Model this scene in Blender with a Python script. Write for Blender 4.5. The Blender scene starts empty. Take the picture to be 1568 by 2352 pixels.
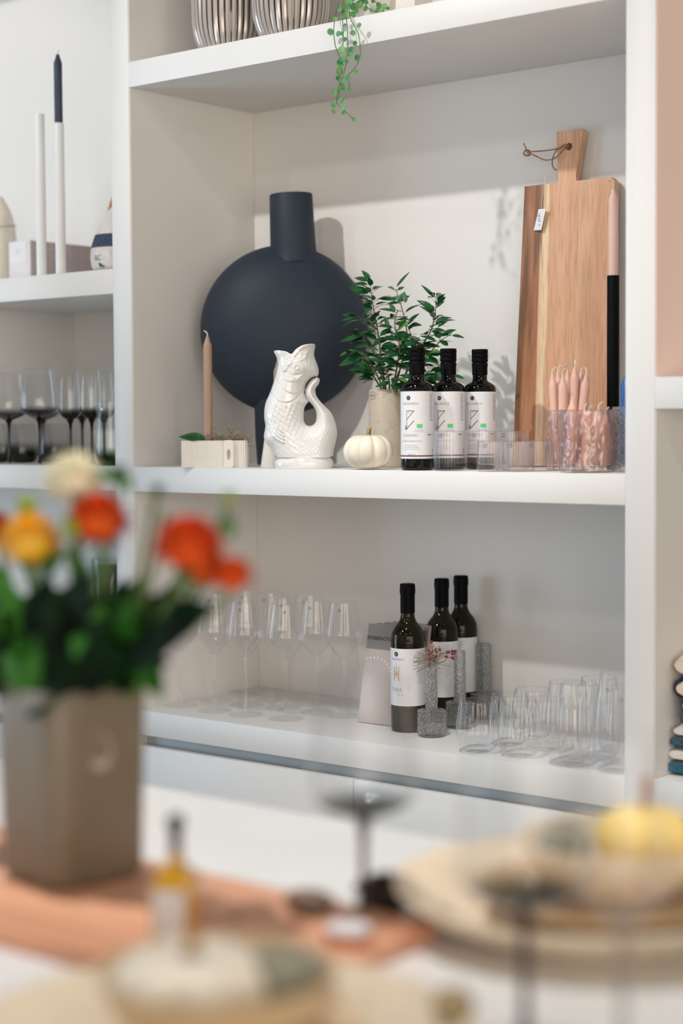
import bpy, bmesh, math, random
import numpy as np
from mathutils import Vector, Matrix
PI = math.pi
random.seed(7)
SC = bpy.context.scene
COL = SC.collection

# ------------------------------------------------------------------ camera
CAM = np.array([2.63532, -2.57604, 1.20916]); YAW, PITCH, ROLL, FPX = .6746, .052, -.0065, 3885.6
_cy, _sy = math.cos(YAW), math.sin(YAW)
_F = np.array([-_sy*math.cos(PITCH), _cy*math.cos(PITCH), -math.sin(PITCH)])
_r = np.array([_cy, _sy, 0.0]); _u = np.cross(_r, _F)
_R = _r*math.cos(ROLL)+_u*math.sin(ROLL); _U = -_r*math.sin(ROLL)+_u*math.cos(ROLL)
cd = bpy.data.cameras.new('camera'); cam = bpy.data.objects.new('camera', cd); COL.objects.link(cam)
cam.matrix_world = Matrix(((_R[0], _U[0], -_F[0], CAM[0]), (_R[1], _U[1], -_F[1], CAM[1]), (_R[2], _U[2], -_F[2], CAM[2]), (0, 0, 0, 1)))
cd.sensor_fit = 'VERTICAL'; cd.sensor_height = 36; cd.sensor_width = 24; cd.lens = FPX/2352*36
cd.clip_start = .05
cd.dof.use_dof = True; cd.dof.focus_distance = 3.32; cd.dof.aperture_fstop = 1.75
SC.camera = cam

# ------------------------------------------------------------------ world, lights, exposure
SC.view_settings.view_transform = 'Standard'; SC.view_settings.look = 'None'
SC.view_settings.exposure = 0.0; SC.view_settings.gamma = 1; SC.view_settings.use_curve_mapping = False
SC.cycles.transparent_max_bounces = 48; SC.cycles.max_bounces = 14; SC.cycles.transmission_bounces = 14
SC.cycles.diffuse_bounces = 5; SC.cycles.glossy_bounces = 6
w = bpy.data.worlds.new('world'); SC.world = w; w.use_nodes = True
_n, _l = w.node_tree.nodes, w.node_tree.links; _bg = _n['Background']
_tc = _n.new('ShaderNodeTexCoord'); _sx = _n.new('ShaderNodeSeparateXYZ'); _l.new(_tc.outputs['Generated'], _sx.inputs[0])
_mx = _n.new('ShaderNodeMapRange'); _mx.inputs[1].default_value = -.9; _mx.inputs[2].default_value = .5; _l.new(_sx.outputs[0], _mx.inputs[0])
_mc = _n.new('ShaderNodeMix'); _mc.data_type = 'RGBA'; _mc.inputs[6].default_value = (.80, .90, 1, 1); _mc.inputs[7].default_value = (1, .93, .85, 1)
_l.new(_mx.outputs[0], _mc.inputs[0]); _l.new(_mc.outputs[2], _bg.inputs[0])
_mz = _n.new('ShaderNodeMapRange'); _mz.interpolation_type = 'SMOOTHSTEP'; _mz.inputs[1].default_value = .15; _mz.inputs[2].default_value = .65
_mz.inputs[3].default_value = .44; _mz.inputs[4].default_value = .06; _l.new(_sx.outputs[2], _mz.inputs[0]); _l.new(_mz.outputs[0], _bg.inputs[1])   # bright room at eye level, darker ceiling
def lamp(name, kind, loc, power, col, target=None, **kw):
    l = bpy.data.lights.new(name, kind); l.energy = power; l.color = col
    for k, v in kw.items(): setattr(l, k, v)
    o = bpy.data.objects.new(name, l); COL.objects.link(o); o.location = loc
    if target is not None:
        o.rotation_euler = (Vector(target)-Vector(loc)).to_track_quat('-Z', 'Y').to_euler()
    return o
for _x, _ax in ((.05, .60), (-1.15, -.85)):
    lamp('ceiling_spot', 'SPOT', (_x, -2.85, 3.62), 268 if _x > 0 else 225, (1, .985, .965), (_ax, .2, 1.74), spot_size=math.radians(28), spot_blend=.65, shadow_soft_size=.05)
lamp('ceiling_spot', 'SPOT', (1.2, -1.5, 3.5), 265, (1, .985, .965), (1.15, -.9, .7), spot_size=1.15, spot_blend=1.0, shadow_soft_size=.06)
for _p in ((-.9, -3.4, 3.1), (2.2, -3.3, 3.15), (3.4, -1.7, 3.2)):
    lamp('ceiling_spot', 'SPOT', _p, 28, (1, .96, .90), (.8, 0, .9), spot_size=1.3, spot_blend=.8, shadow_soft_size=.045)
lamp('window_daylight', 'AREA', (-3.4, -2.8, .9), 60, (.60, .81, 1.0), (0.2, 0, .8), shape='RECTANGLE', size=1.6, size_y=2.2)
lamp('warm_fill_panel', 'AREA', (5.2, -4.0, .9), 160, (1, .90, .78), (0.5, .2, .8), shape='RECTANGLE', size=5.0, size_y=3.0)  # added warm panel out of view, fills the compartments from the right

# ------------------------------------------------------------------ placing helpers
def ray(px, py): return _F+_R*(px-784)/FPX-_U*(py-1176)/FPX
def Z(px, py, z):                     # point seen at (px,py) on the level z
    d = ray(px, py); return CAM+d*(z-CAM[2])/d[2]
def Y(px, py, y):                     # point seen at (px,py) on the depth plane y
    d = ray(px, py); return CAM+d*(y-CAM[1])/d[1]
def XY(px, py, y, z):                 # same, then put on the level z
    p = Y(px, py, y); return (float(p[0]), float(y), z)
def PM(p): return FPX/float((np.array(p, float)-CAM)@_F)   # pixels per metre there

# ------------------------------------------------------------------ mesh helpers
def cat(pts, k=6):
    pts = [Vector(p) for p in pts]
    if len(pts) < 3: return pts
    P = [pts[0]*2-pts[1]]+pts+[pts[-1]*2-pts[-2]]; out = []
    for i in range(1, len(P)-2):
        a, b, c, d = P[i-1:i+3]
        for j in range(k):
            t = j/k
            out.append(.5*((2*b)+(c-a)*t+(2*a-5*b+4*c-d)*t*t+(3*b-a-3*c+d)*t**3))
    out.append(pts[-1]); return out
class MB:
    def __init__(s): s.v = []; s.f = []
    def add(s, vs, fs):
        o = len(s.v); s.v += [tuple(v) for v in vs]; s.f += [tuple(i+o for i in f) for f in fs]; return s
    def box(s, x0, x1, y0, y1, z0, z1, b=0.0):
        if b <= 0:
            return s.add([(x0,y0,z0),(x1,y0,z0),(x1,y1,z0),(x0,y1,z0),(x0,y0,z1),(x1,y0,z1),(x1,y1,z1),(x0,y1,z1)],
                     [(0,3,2,1),(4,5,6,7),(0,1,5,4),(1,2,6,5),(2,3,7,6),(3,0,4,7)])
        bm = bmesh.new(); bmesh.ops.create_cube(bm, size=1)
        for v in bm.verts: v.co = Vector(((x0+x1)/2+v.co.x*(x1-x0), (y0+y1)/2+v.co.y*(y1-y0), (z0+z1)/2+v.co.z*(z1-z0)))
        bmesh.ops.bevel(bm, geom=bm.edges[:], offset=b, segments=2, profile=.5, affect='EDGES')
        return s.bm(bm)
    def bm(s, bm, M=None):
        bm.verts.ensure_lookup_table()
        for i, v in enumerate(bm.verts): v.index = i
        s.add([(M@v.co if M else v.co) for v in bm.verts], [[v.index for v in f.verts] for f in bm.faces]); bm.free(); return s
    def lathe(s, prof, n=40, ribs=0, amp=0, z0=None, z1=None, c=(0,0,0), sq=None):
        vs = []; fs = []; rings = []
        for r, z in prof:
            if r <= 1e-6: rings.append([len(vs)]); vs.append((c[0], c[1], c[2]+z)); continue
            ring = []
            a_ = amp
            if ribs and z0 is not None:
                t = min(1, max(0, (z-z0)/(z1-z0))); a_ = amp*math.sin(PI*min(1, max(0, t)))**.4 if 0 < t < 1 else 0
            for i in range(n):
                a = 2*PI*i/n; rr = r*(1+a_*math.cos(ribs*a)) if ribs else r
                x, y = rr*math.cos(a), rr*math.sin(a)
                if sq: x, y = sq(x, y)
                ring.append(len(vs)); vs.append((c[0]+x, c[1]+y, c[2]+z))
            rings.append(ring)
        for A, B in zip(rings, rings[1:]):
            if len(A) == 1 and len(B) == 1: continue
            for i in range(n):
                j = (i+1) % n
                if len(A) == 1: fs.append((A[0], B[j], B[i]))
                elif len(B) == 1: fs.append((A[i], A[j], B[0]))
                else: fs.append((A[i], A[j], B[j], B[i]))
        return s.add(vs, fs)
    def tube(s, pts, rad, n=8, caps=True):
        pts = [Vector(p) for p in pts]; m = len(pts)
        R = rad if isinstance(rad, (list, tuple)) else [rad]*m
        vs = []; fs = []; up = Vector((0, 0, 1))
        t = (pts[1]-pts[0]).normalized()
        nrm = t.cross(up) if abs(t.dot(up)) < .95 else t.cross(Vector((1, 0, 0)))
        nrm.normalize()
        for i in range(m):
            t = (pts[min(i+1, m-1)]-pts[max(i-1, 0)])
            if t.length < 1e-9: t = Vector((0, 0, 1))
            t.normalize(); nrm = (nrm-t*nrm.dot(t))
            if nrm.length < 1e-6: nrm = t.orthogonal()
            nrm.normalize(); b = t.cross(nrm)
            for k in range(n):
                a = 2*PI*k/n; vs.append(pts[i]+(nrm*math.cos(a)+b*math.sin(a))*R[i])
        for i in range(m-1):
            for k in range(n):
                j = (k+1) % n; fs.append((i*n+k, i*n+j, (i+1)*n+j, (i+1)*n+k))
        if caps: fs.append(tuple(range(n-1, -1, -1))); fs.append(tuple((m-1)*n+k for k in range(n)))
        return s.add(vs, fs)
    def ball(s, c, r, sc=(1, 1, 1), n=16, m=10):
        vs = [(c[0], c[1], c[2]-r*sc[2])]; fs = []
        for i in range(1, m):
            p = -PI/2+PI*i/m
            for k in range(n):
                a = 2*PI*k/n; vs.append((c[0]+r*sc[0]*math.cos(p)*math.cos(a), c[1]+r*sc[1]*math.cos(p)*math.sin(a), c[2]+r*sc[2]*math.sin(p)))
        vs.append((c[0], c[1], c[2]+r*sc[2])); T = len(vs)-1
        for k in range(n):
            j = (k+1) % n; fs.append((0, 1+j, 1+k)); fs.append((T, 1+(m-2)*n+k, 1+(m-2)*n+j))
            for i in range(m-2): fs.append((1+i*n+k, 1+i*n+j, 1+(i+1)*n+j, 1+(i+1)*n+k))
        return s.add(vs, fs)
    def prism(s, poly, a, b, axis='y'):          # poly of (u,v) pushed from a to b along axis
        n = len(poly)
        def P(u, v, t): return (u, t, v) if axis == 'y' else ((u, v, t) if axis == 'z' else (t, u, v))
        vs = [P(u, v, a) for u, v in poly]+[P(u, v, b) for u, v in poly]
        fs = [tuple(range(n)), tuple(range(2*n-1, n-1, -1))]
        for i in range(n): j = (i+1) % n; fs.append((i, i+n, j+n, j))
        return s.add(vs, fs)
    def xf(s, M): s.v = [tuple(M@Vector(v)) for v in s.v]; return s
def obj(name, mb, mat, parent=None, loc=None, rotz=0, smooth=True, angle=38, recalc=True):
    me = bpy.data.meshes.new(name); me.from_pydata(mb.v, [], mb.f); me.update()
    if recalc:
        bm = bmesh.new(); bm.from_mesh(me); bmesh.ops.recalc_face_normals(bm, faces=bm.faces[:]); bm.to_mesh(me); bm.free()
    if smooth:
        for p in me.polygons: p.use_smooth = True
        me.set_sharp_from_angle(angle=math.radians(angle))
    me.materials.append(mat)
    o = bpy.data.objects.new(name, me); COL.objects.link(o)
    if parent is not None: o.parent = parent
    if loc is not None: o.location = loc
    o.rotation_euler.z = rotz
    return o
def tag(o, label, category, group=None, kind=None):
    o['label'] = label; o['category'] = category
    if group: o['group'] = group
    if kind: o['kind'] = kind
    return o
def thing(name, label, category, loc=(0, 0, 0), rotz=0, group=None, rot=None):
    o = bpy.data.objects.new(name, None); COL.objects.link(o); o.location = tuple(float(a) for a in loc)
    o.rotation_euler = rot if rot else (0, 0, rotz); o.empty_display_size = .03
    return tag(o, label, category, group)
def struct(name, mb, mat, **k):
    o = obj(name, mb, mat, **k); o['kind'] = 'structure'; return o
def copy_tree(o, parent=None):
    c = o.copy(); COL.objects.link(c)
    if parent is not None: c.parent = parent
    for ch in list(o.children): copy_tree(ch, c)
    return c
FACE = YAW                             # turning a thing by this shows its front to the photographer

# text, flat in the xz plane facing -y, centred; optionally wrapped on a cylinder about the z axis
def text_mb(s, size, cx=0, cz=0, y=0, spacing=1.0, align='CENTER', bold=0.0):
    cu = bpy.data.curves.new('t', 'FONT'); cu.body = s; cu.size = size; cu.align_x = align; cu.align_y = 'CENTER'; cu.space_character = spacing
    cu.resolution_u = 3; cu.offset = bold
    o = bpy.data.objects.new('t', cu); COL.objects.link(o)
    dg = bpy.context.evaluated_depsgraph_get(); me = bpy.data.meshes.new_from_object(o.evaluated_get(dg))
    mb = MB(); mb.add([(v.co.x+cx, y, v.co.y+cz) for v in me.vertices], [tuple(p.vertices) for p in me.polygons])
    bpy.data.objects.remove(o); bpy.data.curves.remove(cu); bpy.data.meshes.remove(me)
    return mb
def wrap(mb, R):                       # bends flat x onto the front (-y) of a cylinder of radius R
    mb.v = [((R-y)*math.sin(x/R), -(R-y)*math.cos(x/R), z) for x, y, z in mb.v]; return mb
def join(*mbs):
    r = MB()
    for m in mbs: r.add(m.v, m.f)
    return r
def quad(x0, x1, z0, z1, y=0, nx=1): 
    m = MB()
    for i in range(nx):
        a = x0+(x1-x0)*i/nx; b = x0+(x1-x0)*(i+1)/nx
        m.add([(a, y, z0), (b, y, z0), (b, y, z1), (a, y, z1)], [(0, 1, 2, 3)])
    return m
def stroke(p, q, wd, y=0):
    a = Vector((p[0], p[1])); b = Vector((q[0], q[1])); d = (b-a).normalized(); n = Vector((-d.y, d.x))*wd/2
    k = max(1, int((b-a).length/.0015)); vs = []
    for i in range(k+1):
        c = a+(b-a)*i/k; vs += [(c.x+n.x, y, c.y+n.y), (c.x-n.x, y, c.y-n.y)]
    return MB().add(vs, [(2*i, 2*i+2, 2*i+3, 2*i+1) for i in range(k)])
def disc(cx, cz, r, y=0, n=24):
    return MB().add([(cx+r*math.cos(2*PI*i/n), y, cz+r*math.sin(2*PI*i/n)) for i in range(n)], [tuple(range(n))])
def ring(cx, cz, r, wd, y=0, n=24):
    m = MB(); vs = []
    for i in range(n):
        a = 2*PI*i/n; vs += [(cx+r*math.cos(a), y, cz+r*math.sin(a)), (cx+(r-wd)*math.cos(a), y, cz+(r-wd)*math.sin(a))]
    return m.add(vs, [(2*i, 2*((i+1) % n), 2*((i+1) % n)+1, 2*i+1) for i in range(n)])

# ------------------------------------------------------------------ materials
def newmat(name):
    m = bpy.data.materials.new(name); m.use_nodes = True; nt = m.node_tree
    return m, nt, nt.nodes['Principled BSDF']
def mat(name, col, rough=.5, var=.04, vscale=20, bump=0, bscale=200, metal=0, coat=0, sss=0, spec=.5, trans=0, sheen=0, col2=None, stretch=None):
    m, nt, b = newmat(name); N, L = nt.nodes, nt.links
    tc = N.new('ShaderNodeTexCoord'); src = tc.outputs['Object']
    if stretch:
        mp = N.new('ShaderNodeMapping'); mp.inputs['Scale'].default_value = stretch; L.new(src, mp.inputs[0]); src = mp.outputs[0]
    nz = N.new('ShaderNodeTexNoise'); nz.inputs['Scale'].default_value = vscale; nz.inputs['Detail'].default_value = 4; L.new(src, nz.inputs['Vector'])
    mx = N.new('ShaderNodeMix'); mx.data_type = 'RGBA'
    c2 = col2 if col2 else tuple(max(0, c*(1-var*3)) for c in col)
    mx.inputs[6].default_value = (*col, 1); mx.inputs[7].default_value = (*c2, 1)
    cr = N.new('ShaderNodeMapRange'); cr.inputs[1].default_value = .35; cr.inputs[2].default_value = .7
    L.new(nz.outputs[0], cr.inputs[0]); L.new(cr.outputs[0], mx.inputs[0]); L.new(mx.outputs[2], b.inputs['Base Color'])
    b.inputs['Roughness'].default_value = rough; b.inputs['Metallic'].default_value = metal
    b.inputs['Coat Weight'].default_value = coat; b.inputs['Specular IOR Level'].default_value = spec
    b.inputs['Transmission Weight'].default_value = trans; b.inputs['Sheen Weight'].default_value = sheen
    if sss: b.inputs['Subsurface Weight'].default_value = sss; b.inputs['Subsurface Scale'].default_value = .01
    if bump:
        n2 = N.new('ShaderNodeTexNoise'); n2.inputs['Scale'].default_value = bscale; n2.inputs['Detail'].default_value = 3; L.new(src, n2.inputs['Vector'])
        bp = N.new('ShaderNodeBump'); bp.inputs['Strength'].default_value = bump; bp.inputs['Distance'].default_value = .002
        L.new(n2.outputs[0], bp.inputs['Height']); L.new(bp.outputs[0], b.inputs['Normal'])
    return m
def glass(name, tint=(1, 1, 1), edge=.8, grad=None, gcol=(.01, .011, .012), ior=1.5, boost=1.0, bump=0, bscale=150, bstretch=(1, 1, 1), solid=0.0, refl=(1, 1, 1), base=.035):
    """thin-walled glass: clear transmission tinted by the glass, Fresnel reflection; grad=(z0,z1): dyed below z0 fading to clear at z1; solid: share of true refraction"""
    m, nt, b = newmat(name); N, L = nt.nodes, nt.links; N.remove(b); out = N['Material Output']
    tr = N.new('ShaderNodeBsdfTransparent'); gl = N.new('ShaderNodeBsdfGlossy'); gl.inputs['Roughness'].default_value = .02; gl.inputs[0].default_value = (*refl, 1)
    lw = N.new('ShaderNodeLayerWeight'); lw.inputs[0].default_value = .5
    c = N.new('ShaderNodeMix'); c.data_type = 'RGBA'; c.inputs[6].default_value = (*tint, 1); c.inputs[7].default_value = (*(t*edge for t in tint), 1)
    pw = N.new('ShaderNodeMath'); pw.operation = 'POWER'; pw.inputs[1].default_value = 4.5
    L.new(lw.outputs['Facing'], pw.inputs[0]); L.new(pw.outputs[0], c.inputs[0]); csrc = c.outputs[2]
    if grad:
        tc = N.new('ShaderNodeTexCoord'); sx = N.new('ShaderNodeSeparateXYZ'); L.new(tc.outputs['Object'], sx.inputs[0])
        mr = N.new('ShaderNodeMapRange'); mr.inputs[1].default_value = grad[0]; mr.inputs[2].default_value = grad[1]; mr.interpolation_type = 'SMOOTHSTEP'
        L.new(sx.outputs[2], mr.inputs[0])
        c2 = N.new('ShaderNodeMix'); c2.data_type = 'RGBA'; c2.inputs[6].default_value = (*gcol, 1); L.new(mr.outputs[0], c2.inputs[0]); L.new(csrc, c2.inputs[7]); csrc = c2.outputs[2]
    L.new(csrc, tr.inputs[0])
    mm = N.new('ShaderNodeMath'); mm.operation = 'MULTIPLY'; mm.inputs[1].default_value = boost; mm.use_clamp = True
    p5 = N.new('ShaderNodeMath'); p5.operation = 'POWER'; p5.inputs[1].default_value = 5.0; L.new(lw.outputs['Facing'], p5.inputs[0])
    ma = N.new('ShaderNodeMath'); ma.operation = 'MULTIPLY_ADD'; ma.inputs[1].default_value = .80; ma.inputs[2].default_value = base/boost; L.new(p5.outputs[0], ma.inputs[0]); L.new(ma.outputs[0], mm.inputs[0])
    mix = N.new('ShaderNodeMixShader'); L.new(mm.outputs[0], mix.inputs[0]); L.new(tr.outputs[0], mix.inputs[1]); L.new(gl.outputs[0], mix.inputs[2])
    res = mix.outputs[0]; rf = None
    if solid:
        rf = N.new('ShaderNodeBsdfGlass'); rf.inputs['IOR'].default_value = 1.45; rf.inputs['Roughness'].default_value = 0; L.new(csrc, rf.inputs[0])
        m2 = N.new('ShaderNodeMixShader'); m2.inputs[0].default_value = solid; L.new(res, m2.inputs[1]); L.new(rf.outputs[0], m2.inputs[2]); res = m2.outputs[0]
    if bump:
        tc = N.new('ShaderNodeTexCoord'); mp = N.new('ShaderNodeMapping'); mp.inputs['Scale'].default_value = bstretch; L.new(tc.outputs['Object'], mp.inputs[0])
        vo = N.new('ShaderNodeTexVoronoi'); vo.feature = 'SMOOTH_F1'; vo.inputs['Scale'].default_value = bscale; L.new(mp.outputs[0], vo.inputs['Vector'])
        bp = N.new('ShaderNodeBump'); bp.inputs['Strength'].default_value = bump; bp.inputs['Distance'].default_value = .004; L.new(vo.outputs['Distance'], bp.inputs['Height'])
        for n in (gl, lw)+((rf,) if rf else ()): L.new(bp.outputs[0], n.inputs['Normal'])
    L.new(res, out.inputs[0]); return m
def woodmat(name, stops, width=None, grain=(.55, .28, .14), axis='x', rough=.42, dark=.5, gscale=26, span=1.0, heart=None):
    """stops: (position 0..1 across the width, colour) laid out in staves; streaks of darker heartwood run along the length"""
    m, nt, b = newmat(name); N, L = nt.nodes, nt.links
    tc = N.new('ShaderNodeTexCoord'); mp = N.new('ShaderNodeMapping')
    sc = {'x': (1, 1, .07), 'y': (.07, 1, 1)}[axis]; mp.inputs['Scale'].default_value = sc; L.new(tc.outputs['Object'], mp.inputs[0])
    n1 = N.new('ShaderNodeTexNoise'); n1.inputs['Scale'].default_value = gscale; n1.inputs['Detail'].default_value = 6; n1.inputs['Distortion'].default_value = .7; L.new(mp.outputs[0], n1.inputs['Vector'])
    n2 = N.new('ShaderNodeTexNoise'); n2.inputs['Scale'].default_value = gscale*9; n2.inputs['Detail'].default_value = 3; L.new(mp.outputs[0], n2.inputs['Vector'])
    sx = N.new('ShaderNodeSeparateXYZ'); L.new(tc.outputs['Object'], sx.inputs[0])
    mr = N.new('ShaderNodeMapRange'); mr.inputs[1].default_value = -span/2; mr.inputs[2].default_value = span/2
    add = N.new('ShaderNodeMath'); add.operation = 'MULTIPLY_ADD'; add.inputs[1].default_value = .02
    L.new(n1.outputs[0], add.inputs[0]); L.new(sx.outputs[0 if axis == 'x' else 1], add.inputs[2]); L.new(add.outputs[0], mr.inputs[0])
    cr = N.new('ShaderNodeValToRGB'); cr.color_ramp.interpolation = 'LINEAR'
    while len(cr.color_ramp.elements) > 1: cr.color_ramp.elements.remove(cr.color_ramp.elements[0])
    cr.color_ramp.elements[0].position = stops[0][0]; cr.color_ramp.elements[0].color = (*stops[0][1], 1)
    for p, c in stops[1:]:
        e = cr.color_ramp.elements.new(p); e.color = (*c, 1)
    L.new(mr.outputs[0], cr.inputs[0])
    g = N.new('ShaderNodeMapRange'); g.inputs[1].default_value = .52; g.inputs[2].default_value = .75; g.inputs[4].default_value = dark; L.new(n1.outputs[0], g.inputs[0])
    gs = g.outputs[0]
    if heart:
        hm = N.new('ShaderNodeMapRange'); hm.inputs[1].default_value = heart[0]; hm.inputs[2].default_value = heart[1]; hm.inputs[3].default_value = 1; hm.inputs[4].default_value = .25; L.new(sx.outputs[0], hm.inputs[0])
        g.inputs[1].default_value = .47; g.inputs[2].default_value = .62; hq = N.new('ShaderNodeMath'); hq.operation = 'MULTIPLY'; L.new(gs, hq.inputs[0]); L.new(hm.outputs[0], hq.inputs[1]); gs = hq.outputs[0]
    mx = N.new('ShaderNodeMix'); mx.data_type = 'RGBA'; mx.inputs[7].default_value = (.16, .07, .03, 1); L.new(gs, mx.inputs[0]); L.new(cr.outputs[0], mx.inputs[6])
    g2 = N.new('ShaderNodeMapRange'); g2.inputs[1].default_value = .45; g2.inputs[2].default_value = .8; g2.inputs[4].default_value = .45; L.new(n2.outputs[0], g2.inputs[0])
    m2 = N.new('ShaderNodeMix'); m2.data_type = 'RGBA'; m2.inputs[7].default_value = (.22, .11, .05, 1); L.new(g2.outputs[0], m2.inputs[0]); L.new(mx.outputs[2], m2.inputs[6])
    L.new(m2.outputs[2], b.inputs['Base Color']); b.inputs['Roughness'].default_value = rough
    bp = N.new('ShaderNodeBump'); bp.inputs['Strength'].default_value = .15; bp.inputs['Distance'].default_value = .001; L.new(n2.outputs[0], bp.inputs['Height']); L.new(bp.outputs[0], b.inputs['Normal'])
    return m
LAM = mat('white_laminate', (.765, .755, .74), .42, .008, 3, .02, 400)
LAMI = mat('offwhite_laminate', (.79, .762, .73), .5, .01, 3, .03, 300)
PINK_BOUNCE = mat('pink_bounce_panel', (.88, .66, .57), .55, .01, 3)  # pinkish reflected light on the right bay's side wall, put into the colour
GROOVE = mat('gap_metal', (.42, .47, .50), .4, .02, 5)
TABLE = mat('table_white', (.82, .81, .80), .4, .01, 4)
FLOORM = mat('floor_concrete', (.42, .38, .34), .5, .06, 2, .05, 30)
WALLM = mat('wall_paint', (.7, .67, .63), .7, .02, 3)
NAVY = mat('navy_matt_ceramic', (.023, .033, .050), .55, .03, 30, .10, 500, spec=.25)
NAVY2 = mat('navy_wax', (.035, .050, .085), .5, .12, 60, .1, 300)
WHITEG = mat('white_glaze', (.80, .79, .77), .12, .01, 10, coat=.6)
CERAM = mat('ivory_ceramic', (.80, .76, .69), .5, .02, 20)
WHITEM = mat('white_metal', (.82, .82, .82), .4, .01, 10)
TAUPEW = mat('taupe_wax', (.40, .25, .17), .45, .04, 20, sss=.15)
PINKW = mat('pink_wax', (.74, .46, .37), .42, .04, 14, sss=.2)
PINKL = mat('light_pink_wax', (.80, .54, .45), .42, .03, 14, sss=.2)
BLUEW = mat('blue_wax', (.02, .13, .36), .4, .1, 30)
WICK = mat('wick', (.78, .70, .58), .8, .1, 200)
BLACK = mat('black_matt', (.003, .0035, .004), .5, .1, 40, spec=.08)
BCAP = mat('black_capsule', (.002, .002, .0025), .5, .1, 60, .2, 120, spec=.08)
OILG = mat('dark_bottle_glass', (.002, .002, .002), .04, .1, 10, spec=.35)
WINEG = mat('olive_bottle_glass', (.013, .010, .003), .05, .5, 18, spec=.25, col2=(.005, .005, .002))
PAPER = mat('label_paper', (.76, .755, .77), .6, .01, 30)
INK = mat('ink_dark', (.03, .025, .04), .6, .02, 30)
INKG = mat('ink_grey', (.30, .29, .32), .6, .02, 30)
INKR = mat('ink_wine', (.12, .02, .035), .6, .02, 30)
INKGR = mat('ink_green', (.12, .62, .22), .6, .02, 30)
INKO = mat('ink_ochre', (.55, .32, .08), .6, .1, 60)
STEMW = mat('plant_stem', (.13, .09, .04), .7, .2, 80)
STEMG = mat('green_stem', (.12, .22, .05), .6, .2, 60)
LEAF = mat('ficus_leaf', (.016, .125, .032), .25, .3, 35, col2=(.012, .055, .018))
LEAFY = mat('young_leaf', (.10, .30, .03), .35, .2, 40)
VINEL = mat('vine_leaf', (.05, .22, .085), .5, .3, 60, col2=(.22, .45, .13))
DLEAF = mat('dahlia_leaf', (.014, .085, .010), .5, .3, 25, col2=(.05, .20, .02), spec=.2)
DLEAF2 = mat('dark_foliage', (.003, .022, .004), .6, .3, 25, spec=.1)
PUMP = mat('white_pumpkin', (.88, .80, .67), .38, .05, 12, .03, 60, sss=.1)
PSTEM = mat('pumpkin_stem', (.55, .33, .12), .7, .3, 120, .4, 200)
MOSS = mat('dry_moss', (.50, .40, .28), .9, .3, 300)
FELT = mat('cream_felt', (.90, .84, .72), .95, .03, 40, .6, 130, sheen=.2)
PORC = mat('grey_stone_vase', (.205, .165, .115), .42, .06, 8, .05, 60)
BEIGE = mat('beige_stoneware', (.66, .49, .30), .42, .10, 9, .05, 60, col2=(.54, .38, .22))
BEIGEW = mat('cream_stoneware', (.84, .70, .52), .42, .07, 9)
SAGE = mat('sage_ball', (.36, .34, .25), .8, .2, 220, .5, 300)
YELLOW = mat('yellow_gourd', (.88, .62, .13), .4, .15, 14, col2=(.90, .72, .33))
BROWNS = mat('brown_shell', (.28, .16, .09), .5, .3, 60, .3, 120)
CORD = mat('leather_cord', (.48, .25, .14), .7, .2, 100)
TAG = mat('tag_card', (.85, .85, .86), .5, .01, 20)
TAUPE = mat('taupe_mirror_glaze', (.52, .46, .42), .2, .03, 10, metal=.35)
DARKB = mat('dark_mirror', (.12, .105, .095), .12, .05, 10, metal=.7)
BASK = mat('brown_wicker', (.11, .055, .025), .6, .4, 120, .6, 90)
TEAL = mat('teal_towel', (.012, .12, .19), .95, .2, 130, .6, 260, sheen=.3)
TEAL2 = mat('slate_blue_towel', (.03, .10, .16), .95, .3, 130, .6, 260, sheen=.3)
NAVYT = mat('navy_towel', (.02, .035, .12), .95, .3, 130, .6, 260)
TOWW = mat('offwhite_towel', (.72, .68, .64), .95, .05, 80, .6, 260, sheen=.3)
TOWC = mat('cream_towel', (.72, .62, .50), .95, .05, 80, .6, 260, sheen=.3)
GOLDOIL = mat('amber_oil', (.62, .32, .01), .08, .1, 10, coat=.8)
BERRY = mat('red_berry', (.33, .012, .018), .25, .2, 60)
TWIG = mat('pale_twig', (.46, .38, .27), .8, .3, 100)
GLS = glass('clear_glass', (.99, .99, .992), .80, boost=2.6, base=.045)
GLR = glass('ribbed_glass', (.985, .98, .98), .80, boost=1.5, solid=.05)
GLP = glass('pebbled_glass', (.98, .985, .985), .8, boost=3.5, bump=1.0, bscale=230, bstretch=(1, 1, 1.5), solid=.45, base=.16)
GLB = glass('bark_textured_glass', (.97, .93, .92), .8, boost=1.5, bump=.9, bscale=75, bstretch=(1, 1, .35), solid=.15, base=.09)
GLSM = glass('smoke_bowl_glass', (.97, .98, .985), .7, grad=(.108, .135), boost=1.5)
GLST = glass('smoke_stem_glass', (.05, .06, .065), .5, boost=1.3)
GLTB = glass('smoke_tumbler_glass', (.90, .91, .92), .7, grad=(.012, .055), gcol=(.012, .013, .013), boost=1.4)
GLRIM = glass('rim_glass', (.97, .975, .975), .85, boost=3.5)
GLF = glass('foot_glass', (.992, .994, .994), .93, boost=.5)
GLG = glass('green_base_glass', (.93, .97, .98), .6, grad=(.012, .045), gcol=(.03, .16, .03), boost=2.0)
JAR = glass('lantern_glass', (.86, .90, .92), .6, boost=2.0)

# ------------------------------------------------------------------ levels
M = 1.12                              # top of the middle shelf
UB, UT = M+.81, M+.864                # upper shelf
LC = M-.529                           # top of the base cabinet
T = .75                               # table top
PW = .056                             # upright width

# ------------------------------------------------------------------ room
struct('floor', MB().box(-6, 6, -6, 1.0, -.1, 0), FLOORM, smooth=False)
struct('wall_back', MB().box(-6, 6, .55, .7, 0, 4.2), WALLM, smooth=False)

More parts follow.
